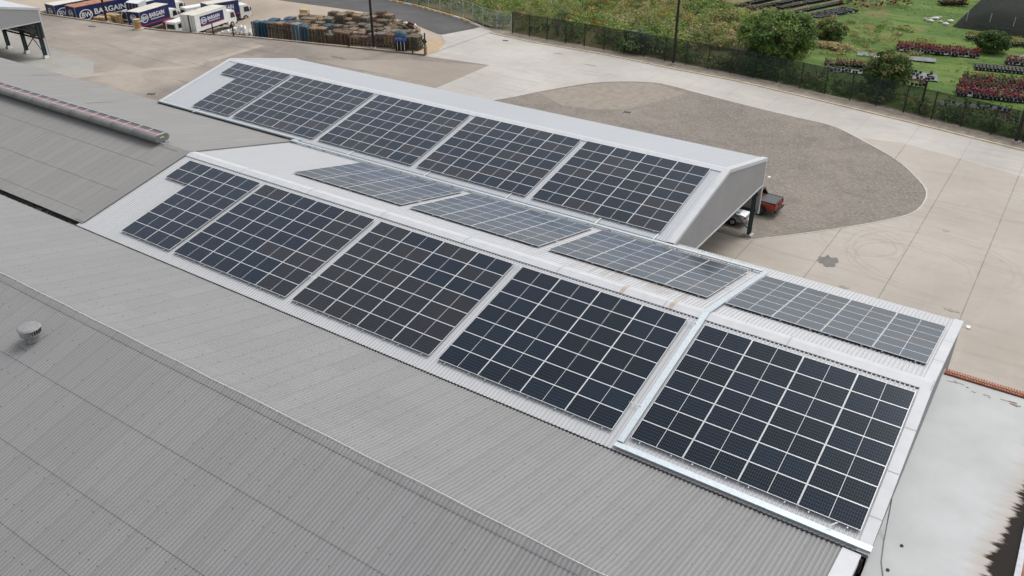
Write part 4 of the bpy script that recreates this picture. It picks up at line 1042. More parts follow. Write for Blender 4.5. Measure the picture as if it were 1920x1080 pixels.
def box_truck(x, y, head, L, W, H, zb_, body, roof, label, sign=None, rearsign=False, cab=True, cabcol=None, reefer=False, z=None, letters=True, signbox=None):
    """origin: ground under the rear centre; +x forward; text side is -y"""
    t = thing('box_truck', label, 'truck', (x, y, gz(x, y) if z is None else z), head)
    b = MB(); b.bx(0, L, -W/2, W/2, zb_, H-.06); b.build('cargo_box', body, t)
    b = MB(); b.bx(-.02, L+.02, -W/2-.02, W/2+.02, H-.06, H); b.build('box_roof', roof, t)
    b = MB()
    for yy in (-W/2, W/2-.04): b.bx(-.03, .03, yy, yy+.06, zb_, H-.06)
    b.bx(-.035, .0, -.03, .03, zb_+.02, H-.1)
    for yy in (-W*.27, W*.27): b.bx(-.045, -.01, yy-.02, yy+.02, zb_+.05, H-.1)
    b.build('door_hardware', M_GALV, t)
    b = MB(); b.bx(.2, L+.1, -W*.3, W*.3, zb_-.35, zb_-.02); b.build('chassis', M_BLACK, t)
    if sign:
        s0, s1, z0, z1 = signbox or (.0, L-.05, zb_+.25, H-.15)
        b = MB(); b.quad([(s0, -W/2-.012, z0), (s1, -W/2-.012, z0), (s1, -W/2-.012, z1), (s0, -W/2-.012, z1)]); b.build('side_sign', M_NAVY, t)
        b = MB(); b.quad([(s0, -W/2-.016, z0), (s1, -W/2-.016, z0), (s1, -W/2-.016, z0+.12), (s0, -W/2-.016, z0+.08)]); b.build('red_stripe', M_SIGNR, t)
        hz = z1-z0; LL = s1-s0
        rx = min(hz*.36, LL*.10); cx = s0+rx*1.45; cz = z0+hz*.52
        oval(t, (cx, -W/2-.02, cz), SIDE, rx*1.25, hz*.33, M_SIGNW)
        e = text_mesh('BW', hz*.44, M_SIGNW, 'emblem_letters'); put(e, t, (cx-rx*.82, -W/2-.022, cz-hz*.15), SIDE); e.scale = (.62*rx*2.6/(hz*.62), 1, 1)
        tx = text_mesh('BARGAIN', hz*.46, M_SIGNW, 'lettering'); wdt = max(v.co.x for v in tx.data.vertices); put(tx, t, (cx+rx*1.6, -W/2-.022, z0+hz*.46), SIDE)
        k = (LL*.52)/wdt; tx.scale = (k, 1, 1)
        b = MB(); xk = cx+rx*2.0
        while xk < cx+rx*1.6+LL*.50: b.quad([(xk, -W/2-.021, z0+hz*.27), (xk+.10, -W/2-.021, z0+hz*.27), (xk+.10, -W/2-.021, z0+hz*.36), (xk, -W/2-.021, z0+hz*.36)]); xk += .16
        b.build('small_print', M_SIGNW, t)
    if rearsign:
        b = MB(); b.quad([(-.05, W/2-.1, zb_+.12), (-.05, -W/2+.1, zb_+.12), (-.05, -W/2+.1, H-.15), (-.05, W/2-.1, H-.15)]); b.build('rear_sign', M_NAVY, t)
        oval(t, (-.06, 0, zb_+(H-zb_)*.62), REAR, W*.24, (H-zb_)*.2, M_SIGNW)
        e = text_mesh('BW', (H-zb_)*.26, M_SIGNW, 'emblem_letters'); put(e, t, (-.062, W*.17, zb_+(H-zb_)*.53), REAR); e.scale = (.9, 1, 1)
        b = MB()
        for k in range(7): b.quad([(-.06, W*.28-k*.19, zb_+.42), (-.06, W*.28-k*.19-.13, zb_+.42), (-.06, W*.28-k*.19-.13, zb_+.62), (-.06, W*.28-k*.19, zb_+.62)])
        b.build('small_print', M_SIGNW, t)
    rw = .46
    for xx in ([1.6, L-.4] if cab else [1.5, 2.7, L-1.5]):
        for s in (-1, 1): wheel(t, xx if not (cab and xx > L-1) else L+.9, s*(W/2-.22), rw, .3)
    if cab:
        cc = cabcol or M_WHITE
        cb = MB(); cb.prism([(L+.12, .55), (L+1.95, .55), (L+2.0, 1.25), (L+1.72, 2.3), (L+1.5, 2.45), (L+.12, 2.45)], 'y', -W/2+.12, W/2-.12); o = cb.build('cab', cc, t)
        q = MB(); q.quad([(L+2.02, -W/2+.25, 1.32), (L+2.02, W/2-.25, 1.32), (L+1.755, W/2-.3, 2.25), (L+1.755, -W/2+.3, 2.25)]); q.build('windscreen', M_GLASS, o)
        for s in (-1, 1):
            q = MB(); yy = s*(W/2-.112); pts = [(L+.75, yy, 1.4), (L+1.75, yy, 1.4), (L+1.55, yy, 2.15), (L+.8, yy, 2.15)]; q.quad(pts if s < 0 else pts[::-1]); q.build('side_window', M_GLASS, o)
            q = MB(); q.bx(L+1.8, L+1.9, s*(W/2+.05)-.06, s*(W/2+.05)+.06, 1.5, 2.0); q.build('mirror', M_BLACK, o)
            q = MB(); q.bx(L+1.96, L+2.0, s*(W/2-.4)-.15, s*(W/2-.4)+.15, .75, .95); q.build('headlight', M_GALV, o)
        q = MB(); q.bx(L+1.9, L+2.06, -W/2+.1, W/2-.1, .4, .72); q.build('bumper', M_BLACK, o)
    if reefer:
        q = MB(); q.prism([(.05, H-.9), (.05, H+.0), (1.6, H+.35), (1.6, H-.9)], 'y', -W/2-.02, W/2+.02); q.build('cooling_unit', M_WHITE, t)
    return t
box_truck(-78.9, 41.75, R(102), 6.8, 2.45, 3.3, 1.05, M_WHITE, M_OFFW, 'white box truck with navy sign panel on its side, nearest the pallets', sign=True, signbox=(1.0, 6.0, 1.55, 2.95))
box_truck(-92.1, 42.1, R(103), 6.2, 2.4, 3.4, 1.1, M_NAVY, M_OFFW, 'navy box truck with white roof behind the orange spool', sign=True, rearsign=True)
box_truck(-96.8, 45.3, R(99), 7.4, 2.5, 3.7, 1.2, M_NAVY, M_OFFW, 'navy box truck with white cooling hood behind the spool truck', sign=False, reefer=True)
box_truck(-102.1, 38.5, R(88), 13.4, 2.6, 3.8, 1.1, M_NAVY, M_RUSTR, 'navy trailer with rusty orange roof and large side sign', sign=True, rearsign=True, cab=False, signbox=(.3, 10.4, 1.25, 3.6))
box_truck(-105.4, 37.3, R(89), 13.0, 2.5, 3.9, 1.1, M_NAVY, M_OFFW, 'navy trailer with cream roof at far left of the trucks', sign=True, rearsign=True, cab=False)
box_truck(-85., 49.4, R(80), 5.0, 2.2, 3.4, 1.1, M_NAVY, M_OFFW, 'navy box truck parked beyond the white box truck', sign=True)
def van(x, y, head, L, W, H, body, label, dark_side=True, name='van', load=None):
    t = thing(name, label, 'van' if name == 'van' else 'truck', (x, y, gz(x, y)), head)
    b = MB(); b.prism([(0, .45), (L, .45), (L+.02, 1.0), (L-.7, 1.25), (L-1.4, H-.12), (L-1.7, H), (.1, H), (.0, H-.2)], 'y', -W/2, W/2); bo = b.build('body', body, t)
    for s in (-1, 1):
        q = MB(); yy = s*(W/2+.006); pts = [(.5, yy, H*.58), (L-1.2, yy, H*.58), (L-1.6, yy, H*.88), (.5, yy, H*.88)]; q.quad(pts if s < 0 else pts[::-1]); q.build('side_window', M_GLASS, bo)
    q = MB(); q.quad([(-.008, W/2-.2, H*.55), (-.008, -W/2+.2, H*.55), (.0-.004, -W/2+.2, H*.86), (-.004, W/2-.2, H*.86)]); q.build('rear_window', M_GLASS, bo)
    q = MB(); q.quad([(L-.69, -W/2+.12, 1.28), (L-.69, W/2-.12, 1.28), (L-1.37, W/2-.15, H-.15), (L-1.37, -W/2+.15, H-.15)]); q.build('windscreen', M_GLASS, bo)
    for xx in (.9, L-.95):
        for s in (-1, 1): wheel(t, xx, s*(W/2-.12), .34, .22)
    return t
van(-92.3, 50.8, R(80), 5.2, 1.9, 2.4, M_WHITE, 'white van with dark side windows between the parked trucks')
van(-83.4, 42.0, R(102), 4.7, 1.8, 2.1, M_WHITE, 'white minibus with dark rear glass next to white box truck')
t = thing('flatbed_truck', 'truck with red cab and grey covered load behind the kerb', 'truck', (-88.4, 50.2, gz(-88.4, 50.2)), R(291))
b = MB(); b.prism([(-1.0, .9), (-1.0, 2.0), (-.72, 2.35), (.72, 2.35), (1.0, 2.0), (1.0, .9)], 'x', 0, 5.6); b.build('covered_load', M_LOAD, t)
b = MB(); b.bx(0, 7.2, -.45, .45, .55, .88); b.build('chassis', M_BLACK, t)
b = MB(); b.prism([(5.75, .5), (7.45, .5), (7.5, 1.2), (7.25, 2.05), (7.0, 2.15), (5.75, 2.15)], 'y', -1., 1.); cb = b.build('cab', M_RED, t)
b = MB(); b.quad([(7.51, -.85, 1.25), (7.51, .85, 1.25), (7.28, .8, 2.0), (7.28, -.8, 2.0)]); b.build('windscreen', M_GLASS, cb)
for s in (-1, 1):
    b = MB(); b.bx(5.95, 6.9, s*1.0-.02, s*1.0+.02, .7, 2.0); d = b.build('door', M_WHITE, cb)
    b = MB(); b.bx(6.1, 6.8, s*1.03-.01, s*1.03+.01, 1.3, 1.85); b.build('window', M_GLASS, d)
    for xx in (1.3, 2.3, 6.4): wheel(t, xx, s*.88, .42, .26)
# small white cab truck seen from the front, left of the navy box truck
t = thing('light_truck', 'small white truck facing the kerb between trailer and navy truck', 'truck', (-98.5, 49.3, gz(-98.5, 49.3)), R(278))
b = MB(); b.prism([(3.2, .45), (4.9, .45), (4.95, 1.3), (4.6, 2.35), (4.4, 2.5), (3.2, 2.5)], 'y', -.95, .95); cb = b.build('cab', M_WHITE, t)
b = MB(); b.quad([(4.965, -.8, 1.35), (4.965, .8, 1.35), (4.64, .75, 2.3), (4.64, -.75, 2.3)]); b.build('windscreen', M_GLASS, cb)
b = MB(); b.bx(4.93, 4.98, -.6, .6, .85, 1.1); b.build('grille', M_BLACK, cb)
b = MB(); b.bx(0, 3.1, -.95, .95, .8, 1.2); b.build('tray', M_GALV, t)
for s in (-1, 1):
    for xx in (.9, 3.9): wheel(t, xx, s*.8, .38, .24)
# a few vehicles beyond, mostly cut by the frame
van(-112, 46, R(20), 4.4, 1.8, 1.6, M_WHITE, 'white car roof behind the cream roofed trailer')
van(-110.4, 38.6, R(95), 4.6, 1.8, 1.9, M_BLACK, 'dark vehicle between the shed corner and the cream roofed trailer')
# pale pallets piled in front of the rusty trailer
k = 0
for x, y, n in ((-99.9, 39.6, 10), (-98.6, 39.8, 12), (-99.8, 41.3, 14), (-98.5, 41.5, 15), (-99.7, 43.0, 15), (-98.4, 43.3, 15)):
    stack(x, y, R(95), n, 'pale', 'pale new pallet stack beside the rusty trailer, %s counted from the kerb' % ords[k], tilt=.08, group='pale pallet stacks beside the trailer')
    k += 1

# silver sedan and red ute beyond the canopy
def loft(sections, name, mat, parent, smooth=True):
    """sections: list of (x, [(y,z)...]) half profiles mirrored"""
    V = []; Fq = []
    K = len(sections[0][1])
    for x, pr in sections:
        for y, z in pr: V.append((x, y, z))
        for y, z in reversed(pr): V.append((x, -y, z))
    K2 = 2*K
    for i in range(len(sections)-1):
        for j in range(K2):
            Fq.append((i*K2+j, i*K2+(j+1) % K2, (i+1)*K2+(j+1) % K2, (i+1)*K2+j))
    b = MB(); b.v = V; b.f = [tuple(f) for f in Fq]; b.m = [0]*len(Fq)
    b.f.append(tuple(reversed(range(K2)))); b.m.append(0); b.f.append(tuple((len(sections)-1)*K2+j for j in range(K2))); b.m.append(0)
    o = b.build(name, mat, parent, smooth)
    md = o.modifiers.new('subd', 'SUBSURF'); md.levels = 2; md.render_levels = 2
    return o
M_SILVER = NT('silver_paint', .25, .65, .5).col((.50, .52, .54)).mat
M_ORED = NT('orange_red_paint', .28, .2, .5).col((.31, .042, .018)).mat
M_SCREEN = NT('tinted_rear_glass', .1, 0, .6).col((.05, .08, .085)).mat
t = thing('sedan_car', 'silver sedan parked under the far eave of the canopy', 'car', (7.72, 25.75, GZ+.012), R(178))
sc = [(0.0, .62, .42, .86), (.12, .78, .30, .98), (.6, .85, .24, 1.03), (1.0, .88, .2, 1.0), (1.9, .90, .18, .95), (3.0, .90, .18, .95), (3.7, .87, .2, .90), (4.3, .80, .26, .78), (4.5, .62, .36, .62)]
bo = loft([(x, [(w_*.9, lo), (w_, lo+.12), (w_*1.0, (lo+hi)*.55), (w_*.93, hi-.02), (w_*.5, hi+.02)]) for x, w_, lo, hi in sc], 'body', M_SILVER, t)
gh = loft([(x, [(w_, .90), (w_*.95, .98), (w_*.86, hi-.02), (w_*.5, hi)]) for x, w_, hi in ((.40, .66, .93), (.7, .72, 1.08), (1.12, .74, 1.33), (1.9, .74, 1.43), (2.5, .73, 1.42), (3.0, .72, 1.25), (3.4, .68, 1.02))], 'cabin', M_SILVER, t)
b = MB(); b.quad([(.52, .62, 1.0), (.52, -.62, 1.0), (1.12, -.56, 1.37), (1.12, .56, 1.37)][::-1]); b.build('rear_window', M_SCREEN, t)
b = MB(); b.quad([(3.32, -.55, 1.10), (3.32, .55, 1.10), (2.62, .52, 1.43), (2.62, -.52, 1.43)]); b.build('windscreen', M_SCREEN, t)
for s in (-1, 1):
    b = MB(); pts = [(1.15, s*.745, 1.02), (3.0, s*.735, 1.02), (2.6, s*.66, 1.34), (1.45, s*.67, 1.34)]; b.quad(pts if s < 0 else pts[::-1]); b.build('side_window', M_GLASS, t)
    b = MB(); b.box((.06, s*.62, .80), (.12, .26, .13)); b.build('tail_light', M_LAMP_RED, t)
    for xx in (.95, 3.6): wheel(t, xx, s*.78, .32, .22)
b = MB(); b.box((.0, 0, .52), (.05, .5, .12)); b.build('number_plate', M_SIGNW, t)
t = thing('pickup_truck', 'orange red pickup with black covered tray parked on the gravel', 'pickup', (8.98, 28.75, GZ+.012), R(178))
sc = [(0.0, .86, .55, .98), (.05, .93, .52, 1.12), (.6, .95, .5, 1.14), (1.65, .95, .48, 1.14), (2.9, .95, .45, 1.12), (4.2, .94, .45, 1.08), (4.9, .90, .45, .98), (5.25, .74, .5, .84)]
bo = loft([(x, [(w_*.92, lo), (w_, lo+.1), (w_*1.01, (lo+hi)*.55), (w_*.98, hi-.04), (w_*.9, hi)]) for x, w_, lo, hi in sc], 'body', M_ORED, t)
b = MB(); b.bx(.06, 1.36, -.80, .80, 1.13, 1.18); b.build('tray_cover', plain('black_vinyl', (.055, .06, .068), .5), t)
b = MB(); b.bx(.02, 1.40, -.86, -.80, 1.12, 1.20); b.bx(.02, 1.40, .80, .86, 1.12, 1.20); b.bx(.0, .06, -.86, .86, 1.10, 1.19); b.build('tray_rail', M_BLACK, t)
b = MB()
for s in (-1, 1): b.prism([(1.20, 1.16), (1.55, 1.66), (1.85, 1.66), (1.95, 1.16)], 'y', s*.78-.07, s*.78+.07)
b.bx(1.5, 1.75, -.75, .75, 1.58, 1.70); b.build('sports_bar', M_BLACK, t)
loft([(x, [(w_, 1.05), (w_*.98, 1.2), (w_*.86, hi-.05), (w_*.5, hi)]) for x, w_, hi in ((1.65, .84, 1.5), (1.95, .84, 1.74), (3.0, .84, 1.8), (3.6, .82, 1.72), (4.2, .78, 1.18))], 'cabin', M_BLACK, t)
for s in (-1, 1):
    for xx in (1.15, 4.25):
        wheel(t, xx, s*.84, .42, .28)[1].data.materials[0] = M_STEEL
        b = MB(); pts = [(xx+.56*math.cos(a), .42+.56*math.sin(a)) for a in [math.pi*k/10 for k in range(11)]]+[(xx-.45, .42), (xx+.45*math.cos(2.6), .42+.45*math.sin(2.6))]+[(xx+.45*math.cos(a), .42+.45*math.sin(a)) for a in [math.pi*(10-k)/10 for k in range(2, 11)]]
        for k in range(10):
            a, c = math.pi*k/10, math.pi*(k+1)/10
            for r0_, r1_ in ((.45, .58),):
                b.prism([(xx+r0_*math.cos(a), .42+r0_*math.sin(a)), (xx+r1_*math.cos(a), .42+r1_*math.sin(a)), (xx+r1_*math.cos(c), .42+r1_*math.sin(c)), (xx+r0_*math.cos(c), .42+r0_*math.sin(c))], 'y', s*.93-.05, s*.93+.05)
        b.build('wheel_arch', M_BLACK, t)
    b = MB(); b.box((.02, s*.82, .92), (.1, .14, .3)); b.build('tail_light', M_LAMP_RED, t)
b = MB(); b.bx(-.16, .05, -.85, .85, .48, .62); b.build('rear_bumper', M_BLACK, t)
b = MB(); b.box((-.02, 0, .92), (.04, .5, .1)); b.build('tailgate_handle', M_BLACK, t)
b = MB()
for k in range(4): b.quad([(.75+k*.28, -.965, .62), (.95+k*.28, -.965, .62), (1.2+k*.28, -.955, 1.0), (1.1+k*.28, -.955, 1.0)])
b.build('side_decal', M_BLACK, t)

# ------------------------------------------------------------------ fences
def mesh_mat(name, c, trans, pat=None):
    m = NT(name, .8, 0, .1); m.col(c)
    tr = m.n.new('ShaderNodeBsdfTransparent'); mx = m.n.new('ShaderNodeMixShader'); out = m.n['Material Output']
    n = m.noise(m.geo(), .25, 3); m.L(m.rmap(n, .3, .7, trans-.06, trans+.06), mx.inputs[0])
    m.L(m.b.outputs[0], mx.inputs[1]); m.L(tr.outputs[0], mx.inputs[2]); m.L(mx.outputs[0], out.inputs[0]); return m.mat
M_NET = mesh_mat('dark_green_mesh', (.026, .038, .032), .32)
M_LINK = mesh_mat('chain_link', (.30, .34, .34), .66)
M_SHADE = mesh_mat('black_shade_cloth', (.012, .014, .014), .18)
def fence(P, h, step, matn, matp, label, pr, off, zf=lambda x, y: GZ):
    t = thing('fence', label, 'fence', (P[0][0], P[0][1], GZ)); o3 = (P[0][0], P[0][1], GZ)
    b = MB(); tot = sum(math.hypot(c-a, e-b2) for (a, b2), (c, e) in zip(P, P[1:])); n = int(tot/step)
    q = [along(P, i*tot/n*.9999) for i in range(n+1)]
    for a, c in zip(q, q[1:]):
        b.quad([(a[0], a[1], zf(*a[:2])+.03), (c[0], c[1], zf(*c[:2])+.03), (c[0], c[1], zf(*c[:2])+h), (a[0], a[1], zf(*a[:2])+h)])
    b.build('mesh', matn, t, off=o3)
    b = MB()
    for a, c in zip(q, q[1:]): b.tube([(a[0], a[1], zf(*a[:2])+h), (c[0], c[1], zf(*c[:2])+h)], .02, 5, caps=False)
    b.build('top_wire', matp, t, off=o3)
    for i, a in enumerate(q):
        b = MB(); lean = random.gauss(0, .03); b.tube([(a[0], a[1]-.08, zf(*a[:2])), (a[0]+lean, a[1]-.08, zf(*a[:2])+h+.08)], pr, 8); b.build('post', matp, t, off=o3)
    return t
fence(FENCE, 2.85, 2.85, M_NET, plain('dark_post', (.02, .03, .028), .5), 'dark green mesh fence between the concrete yard and the nursery', .07, 0)
fence([(-95, 78.5), (-73, 74.2), (-62.8, 72.4), (-52.3, 69.4), (-46, 66.6), (-40.9, 65.6)], 2.5, 2.9, M_LINK, M_GALV, 'silver chain link fence along the asphalt road by the scrub', .045, 0)
b = MB(); b.tube([(0, 0, 0), (0, 0, 3.3)], .11, 10); b.tube([(0, 0, 3.3), (0, 0, 3.36)], .13, 10)
o = b.build('strainer_post', M_BLACK); o.location = (12.9, 60.9, GZ); tag(o, 'thick dark strainer post standing behind the dark mesh fence', 'post')

# ------------------------------------------------------------------ vegetation
def leafmat(name, c, var=.35, rough=.7):
    m = NT(name, rough, 0, .25); P = m.geo(); n = m.noise(P, 1.4, 4, .6); w_ = m.white(m.scale(P, (7., 7., 7.)))
    lo = tuple(x*(1-var) for x in c); hi = tuple(x*(1+var) for x in c); col = m.ramp(n, [(.3, lo), (.7, hi)]); m.col(col)
    tl = m.n.new('ShaderNodeBsdfTranslucent'); m.L(col, tl.inputs['Color']); mx = m.n.new('ShaderNodeMixShader'); mx.inputs[0].default_value = .38
    m.L(m.b.outputs[0], mx.inputs[1]); m.L(tl.outputs[0], mx.inputs[2]); m.L(mx.outputs[0], m.n['Material Output'].inputs[0]); return m.mat
L_DG = leafmat('leaf_dark', (0.077, 0.134, 0.038)); L_MG = leafmat('leaf_mid', (0.160, 0.250, 0.058)); L_LG = leafmat('leaf_light', (0.269, 0.358, 0.090))
L_OL = leafmat('leaf_olive', (0.256, 0.250, 0.096)); L_BR = leafmat('leaf_dry', (0.422, 0.358, 0.179)); L_TD = leafmat('tree_dark', (.08, .145, .04)); L_TL = leafmat('tree_light', (.185, .27, .075)); L_OR = leafmat('flower_orange', (.36, .22, .05)); L_GR = leafmat('leaf_silver', (0.218, 0.269, 0.166)); L_CR = leafmat('leaf_crimson', (.22, .02, .045)); L_RB = leafmat('leaf_rust', (.19, .055, .035)); L_YE = leafmat('flower_yellow', (.50, .30, .03))
def leaves(C_, Rr, n, size, mi, flat=.8, up=.35, rng=RNG):
    """n leaf quads on/in each ellipsoid; returns V,F,M"""
    C_ = np.repeat(np.asarray(C_, float), n, 0); Rr = np.repeat(np.asarray(Rr, float), n, 0); mi = np.repeat(np.asarray(mi), n)
    N = len(C_); d = rng.normal(size=(N, 3)); d /= np.linalg.norm(d, axis=1)[:, None]; d[:, 2] = np.where(d[:, 2] < -.3, -d[:, 2], d[:, 2])
    r = rng.uniform(.45, 1.05, (N, 1))**.6; p = C_+d*Rr*r
    nrm = d*1.0+rng.normal(size=(N, 3))*.55; nrm[:, 2] += up; nrm /= np.linalg.norm(nrm, axis=1)[:, None]
    a = np.cross(nrm, rng.normal(size=(N, 3))); a /= np.linalg.norm(a, axis=1)[:, None]; b_ = np.cross(nrm, a)
    s = size*rng.uniform(.6, 1.4, (N, 1)); t = s*rng.uniform(.4, .8, (N, 1))
    V = np.stack([p-a*s, p-b_*t, p+a*s, p+b_*t], 1).reshape(-1, 3); Fq = np.arange(N*4).reshape(N, 4)
    return V, Fq, mi
def tree(x, y, h, rw, label, lm, seed, n=60, leaf=.16, trunk=.25, cat='tree', name='tree', squash=.55, zg=GZ, per=150):
    rg = np.random.default_rng(seed); t = thing(name, label, cat, (x, y, zg))
    b = MB(); zc_ = h*.56
    b.tube([(0, 0, 0), (.1, 0, h*.25), (0, .1, h*.5)], [trunk, trunk*.75, trunk*.5], 9)
    for k in range(9):
        a = 2*math.pi*k/9+rg.uniform(-.3, .3); rr = rw*rg.uniform(.45, .8)
        b.tube([(0, 0, h*.2+.05*k), (rr*.45*math.cos(a), rr*.45*math.sin(a), h*.42), (rr*math.cos(a), rr*math.sin(a), h*rg.uniform(.5, .8))], [trunk*.5, trunk*.3, trunk*.08], 6)
    b.build('trunk', plain('bark', (.12, .09, .06), .9, 0, .3, 5.), t)
    d = rg.normal(size=(n, 3)); d /= np.linalg.norm(d, axis=1)[:, None]; 
    rad = rg.uniform(.70, .92, (n, 1)); cc = d*np.array([rw, rw, h*.48])*rad+np.array([0, 0, h*.50]); cc[:, 2] = np.maximum(cc[:, 2], h*.12)
    rs = rg.uniform(.55, 1.1, (n, 1))*rw*(.27 if rw > 4 else .38)*np.array([[1, 1, .75]])
    mi = rg.choice(len(lm), n, p=None)
    V, Fq, M_ = leaves(cc, rs, per, leaf, mi, rng=rg)
    flip = rg.random(len(M_)) < .25; M_ = np.where(flip, rg.integers(0, len(lm), len(M_)), M_)
    npmesh('crown', V, Fq, lm, M_, t)
    return t
tree(-5.6, 69.6, 6.6, 4.6, 'large round bushy green tree just behind the dark mesh fence', [L_TD, L_TL, L_MG, L_TL], 3, 110, .17, .3, per=190)
tree(8.1, 65.6, 4.6, 2.2, 'smaller dark olive tree behind the fence between plant beds', [L_DG, L_OL, L_DG], 4, 85, .14, .18, per=150)
tree(15.3, 91.3, 2.4, 2.0, 'low dark spiky shrub near the orange flowers in nursery', [L_DG, L_DG, L_TD], 5, 60, .15, .12, 'shrub', 'shrub', per=130)
tree(-3.9, 86.6, 2.2, 2.1, 'tall green grassy clump beyond the large round tree', [L_MG, L_DG, L_OL], 6, 34, .2, .1, 'shrub', 'shrub', per=110)
tree(-22.5, 66.5, 2.9, 2.2, 'silvery grey green shrub behind the dark fence left of pole', [L_GR, L_GR, L_MG], 8, 30, .13, .1, 'shrub', 'shrub', per=120)
# bare pale shrubs behind the fence
for x, y, h, l in ((-8.8, 66.3, 3.6, 'bare pale branching shrub left of the large round tree'), (1.2, 64.2, 3.2, 'bare pale branching shrub right of the large round tree'), (-34.5, 67.2, 3.0, 'bare leaning branches behind the dark fence left end')):
    rg = random.Random(int(x*10)); t = thing('bare_shrub', l, 'shrub', (x, y, GZ)); b = MB()
    for k in range(11):
        a = rg.random()*6.28; r_ = rg.uniform(.5, 1.8)
        p1 = (r_*.4*math.cos(a), r_*.4*math.sin(a), h*.45); p2 = (r_*math.cos(a), r_*math.sin(a), h*rg.uniform(.7, 1))
        b.tube([(0, 0, 0), p1, p2], [.06, .04, .015], 5)
        for q in range(3): b.tube([p1, (p1[0]+rg.uniform(-.7, .7), p1[1]+rg.uniform(-.7, .7), p1[2]+rg.uniform(.3, 1.2))], [.025, .01], 4)
    b.build('branches', plain('pale_bark', (.34, .30, .24), .9), t)
# scrub: uncountable
def scrub(name, N, region, size, hts, mats, choose, n, leaf, label, seed):
    rg = np.random.default_rng(seed); Cn = []; Rn = []; Mi = []
    while len(Cn) < N:
        x, y = region(rg)
        if y < fline(x)+.5: continue
        if -10 < x+5.6 < 4.2 and abs(y-69.6) < 3.5: continue
        h = rg.uniform(*hts); r_ = rg.uniform(*size)
        Cn.append((x, y, GZ+h*.35)); Rn.append((r_, r_, h*.65)); Mi.append(choose(x, y, rg))
    V, Fq, M_ = leaves(Cn, Rn, n, leaf, Mi, rng=rg)
    tag(npmesh(name, V, Fq, mats, M_), label, name.replace('_', ' '), kind='stuff')
LM = [L_DG, L_MG, L_LG, L_OL, L_BR, L_OR, L_GR]
def pick(w_): 
    w_ = np.array(w_, float); w_ /= w_.sum(); return lambda rg: int(rg.choice(7, p=w_))
pg = pick([2.6, 5, 3.4, 2.2, .6, .2, .5]); pbr = pick([1, 1.6, .9, 2.8, 4, .5, .5]); por = pick([1, 3, 2.6, 3, 2, 1.2, .2]); pdk = pick([6, 3, .6, 1.4, .5, 0, .5])
def patch(x, y): return math.sin(x*.23+y*.11)+math.sin(x*.11-y*.19+1.3)+.6*math.sin(x*.5+y*.4)
def ch1(x, y, rg):
    p = patch(x, y)
    if y < fline(x)+2.5: return pdk(rg)
    if (x+12)**2/60+(y-76)**2/90 < 1: return pbr(rg)
    if -30 < x < -8 and y > 74 and p > -.2: return pbr(rg) if p < .9 else por(rg)
    if x < -38: return pg(rg)
    return pg(rg) if p < .5 else por(rg)
def reg1(rg):
    x = rg.uniform(-95, -4); ymax = 135 if x < -27 else 70+(-x-0)*1.0+3
    return x, rg.uniform(fline(x), max(fline(x)+8, ymax))
scrub('scrub', 2600, reg1, (.7, 1.7), (.8, 2.4), LM, ch1, 60, .165, 'dense green and ochre wild scrub filling the land beyond the fences', 21)
def reg2(rg): x = rg.uniform(-6, 30); return x, rg.uniform(fline(x)+.4, fline(x)+(4.2 if x < 12 else 2.6))
scrub('fence_weeds', 210, reg2, (.4, .9), (.5, 1.9), LM, lambda x, y, rg: pg(rg), 40, .14, 'dark weeds growing against the back of dark mesh fence', 22)
def reg3(rg): x = rg.uniform(-24, 8); return x, rg.uniform(78, 100)
scrub('dry_grass', 210, reg3, (.5, 1.2), (.2, .6), LM, lambda x, y, rg: int(rg.choice([4, 3, 3, 1])), 36, .14, 'low dry brown grass patches beyond the large round tree', 23)
def reg4(rg): x = rg.uniform(-12, 45); return x, rg.uniform(fline(x)+3, 150)
scrub('grass_tufts', 1500, reg4, (.25, .8), (.05, .12), LM, lambda x, y, rg: int(rg.choice([1, 1, 2, 2, 2, 3])), 14, .08, 'short tufts of green grass across the nursery field', 24)

# ------------------------------------------------------------------ nursery beds
M_MAT = plain('black_weed_mat', (.055, .058, .062), .8, 0, .4, 1.2); M_POT = plain('black_pot', (.014, .014, .016), .5, 0, .2)
M_POTG = plain('grey_weed_mat', (.17, .175, .185), .8, 0, .4, 1.)
def bed(x0, y0, x1, y1, wd, label, lm=None, mat=True, pots=True, dens=1., leaf=.16, hh=.5, matm=None, seed=0, gap=.2):
    rg = np.random.default_rng(seed+100); L = math.hypot(x1-x0, y1-y0); a = math.atan2(y1-y0, x1-x0)
    t = thing('plant_bed', label, 'plant bed', (x0, y0, GZ+.1), a)
    if mat:
        b = MB(); pts = []
        for k in range(13): pts.append((L*k/12, -wd/2+rg.uniform(-.12, .12), .02))
        for k in range(13): pts.append((L*(12-k)/12, wd/2+rg.uniform(-.12, .12), .02))
        b.quad(pts); b.build('weed_mat', matm or M_POTG, t)
    px = []; 
    u = .15
    while u < L:
        v = -wd/2+.15
        while v < wd/2:
            if rg.random() > gap: px.append((u+rg.uniform(-.05, .05), v+rg.uniform(-.05, .05)))
            v += .42/dens
        u += .40/dens
    if pots and px:
        b = MB()
        for x, y in px: b.tube([(x, y, .02), (x, y, .30)], [.13, .17], 6)
        b.build('pots', M_POT, t)
    if lm and px:
        C_ = [(x, y, .30+hh*.35) for x, y in px]; Rr = [(.20, .20, hh*.5)]*len(px)
        V, Fq, M_ = leaves(C_, Rr, 9, leaf*.75, rg.integers(0, len(lm), len(px)), rng=rg); npmesh('plants', V, Fq, lm, M_, t)
bed(5.0, 86.1, 14.3, 87.9, 3.0, 'long crimson plant bed in the middle of the green nursery', [L_CR, L_CR, L_RB], seed=1, gap=.25)
bed(1.5, 80.4, 10.4, 82.4, 1.8, 'empty grey weed mat strip behind the small olive tree', None, pots=False, seed=2)
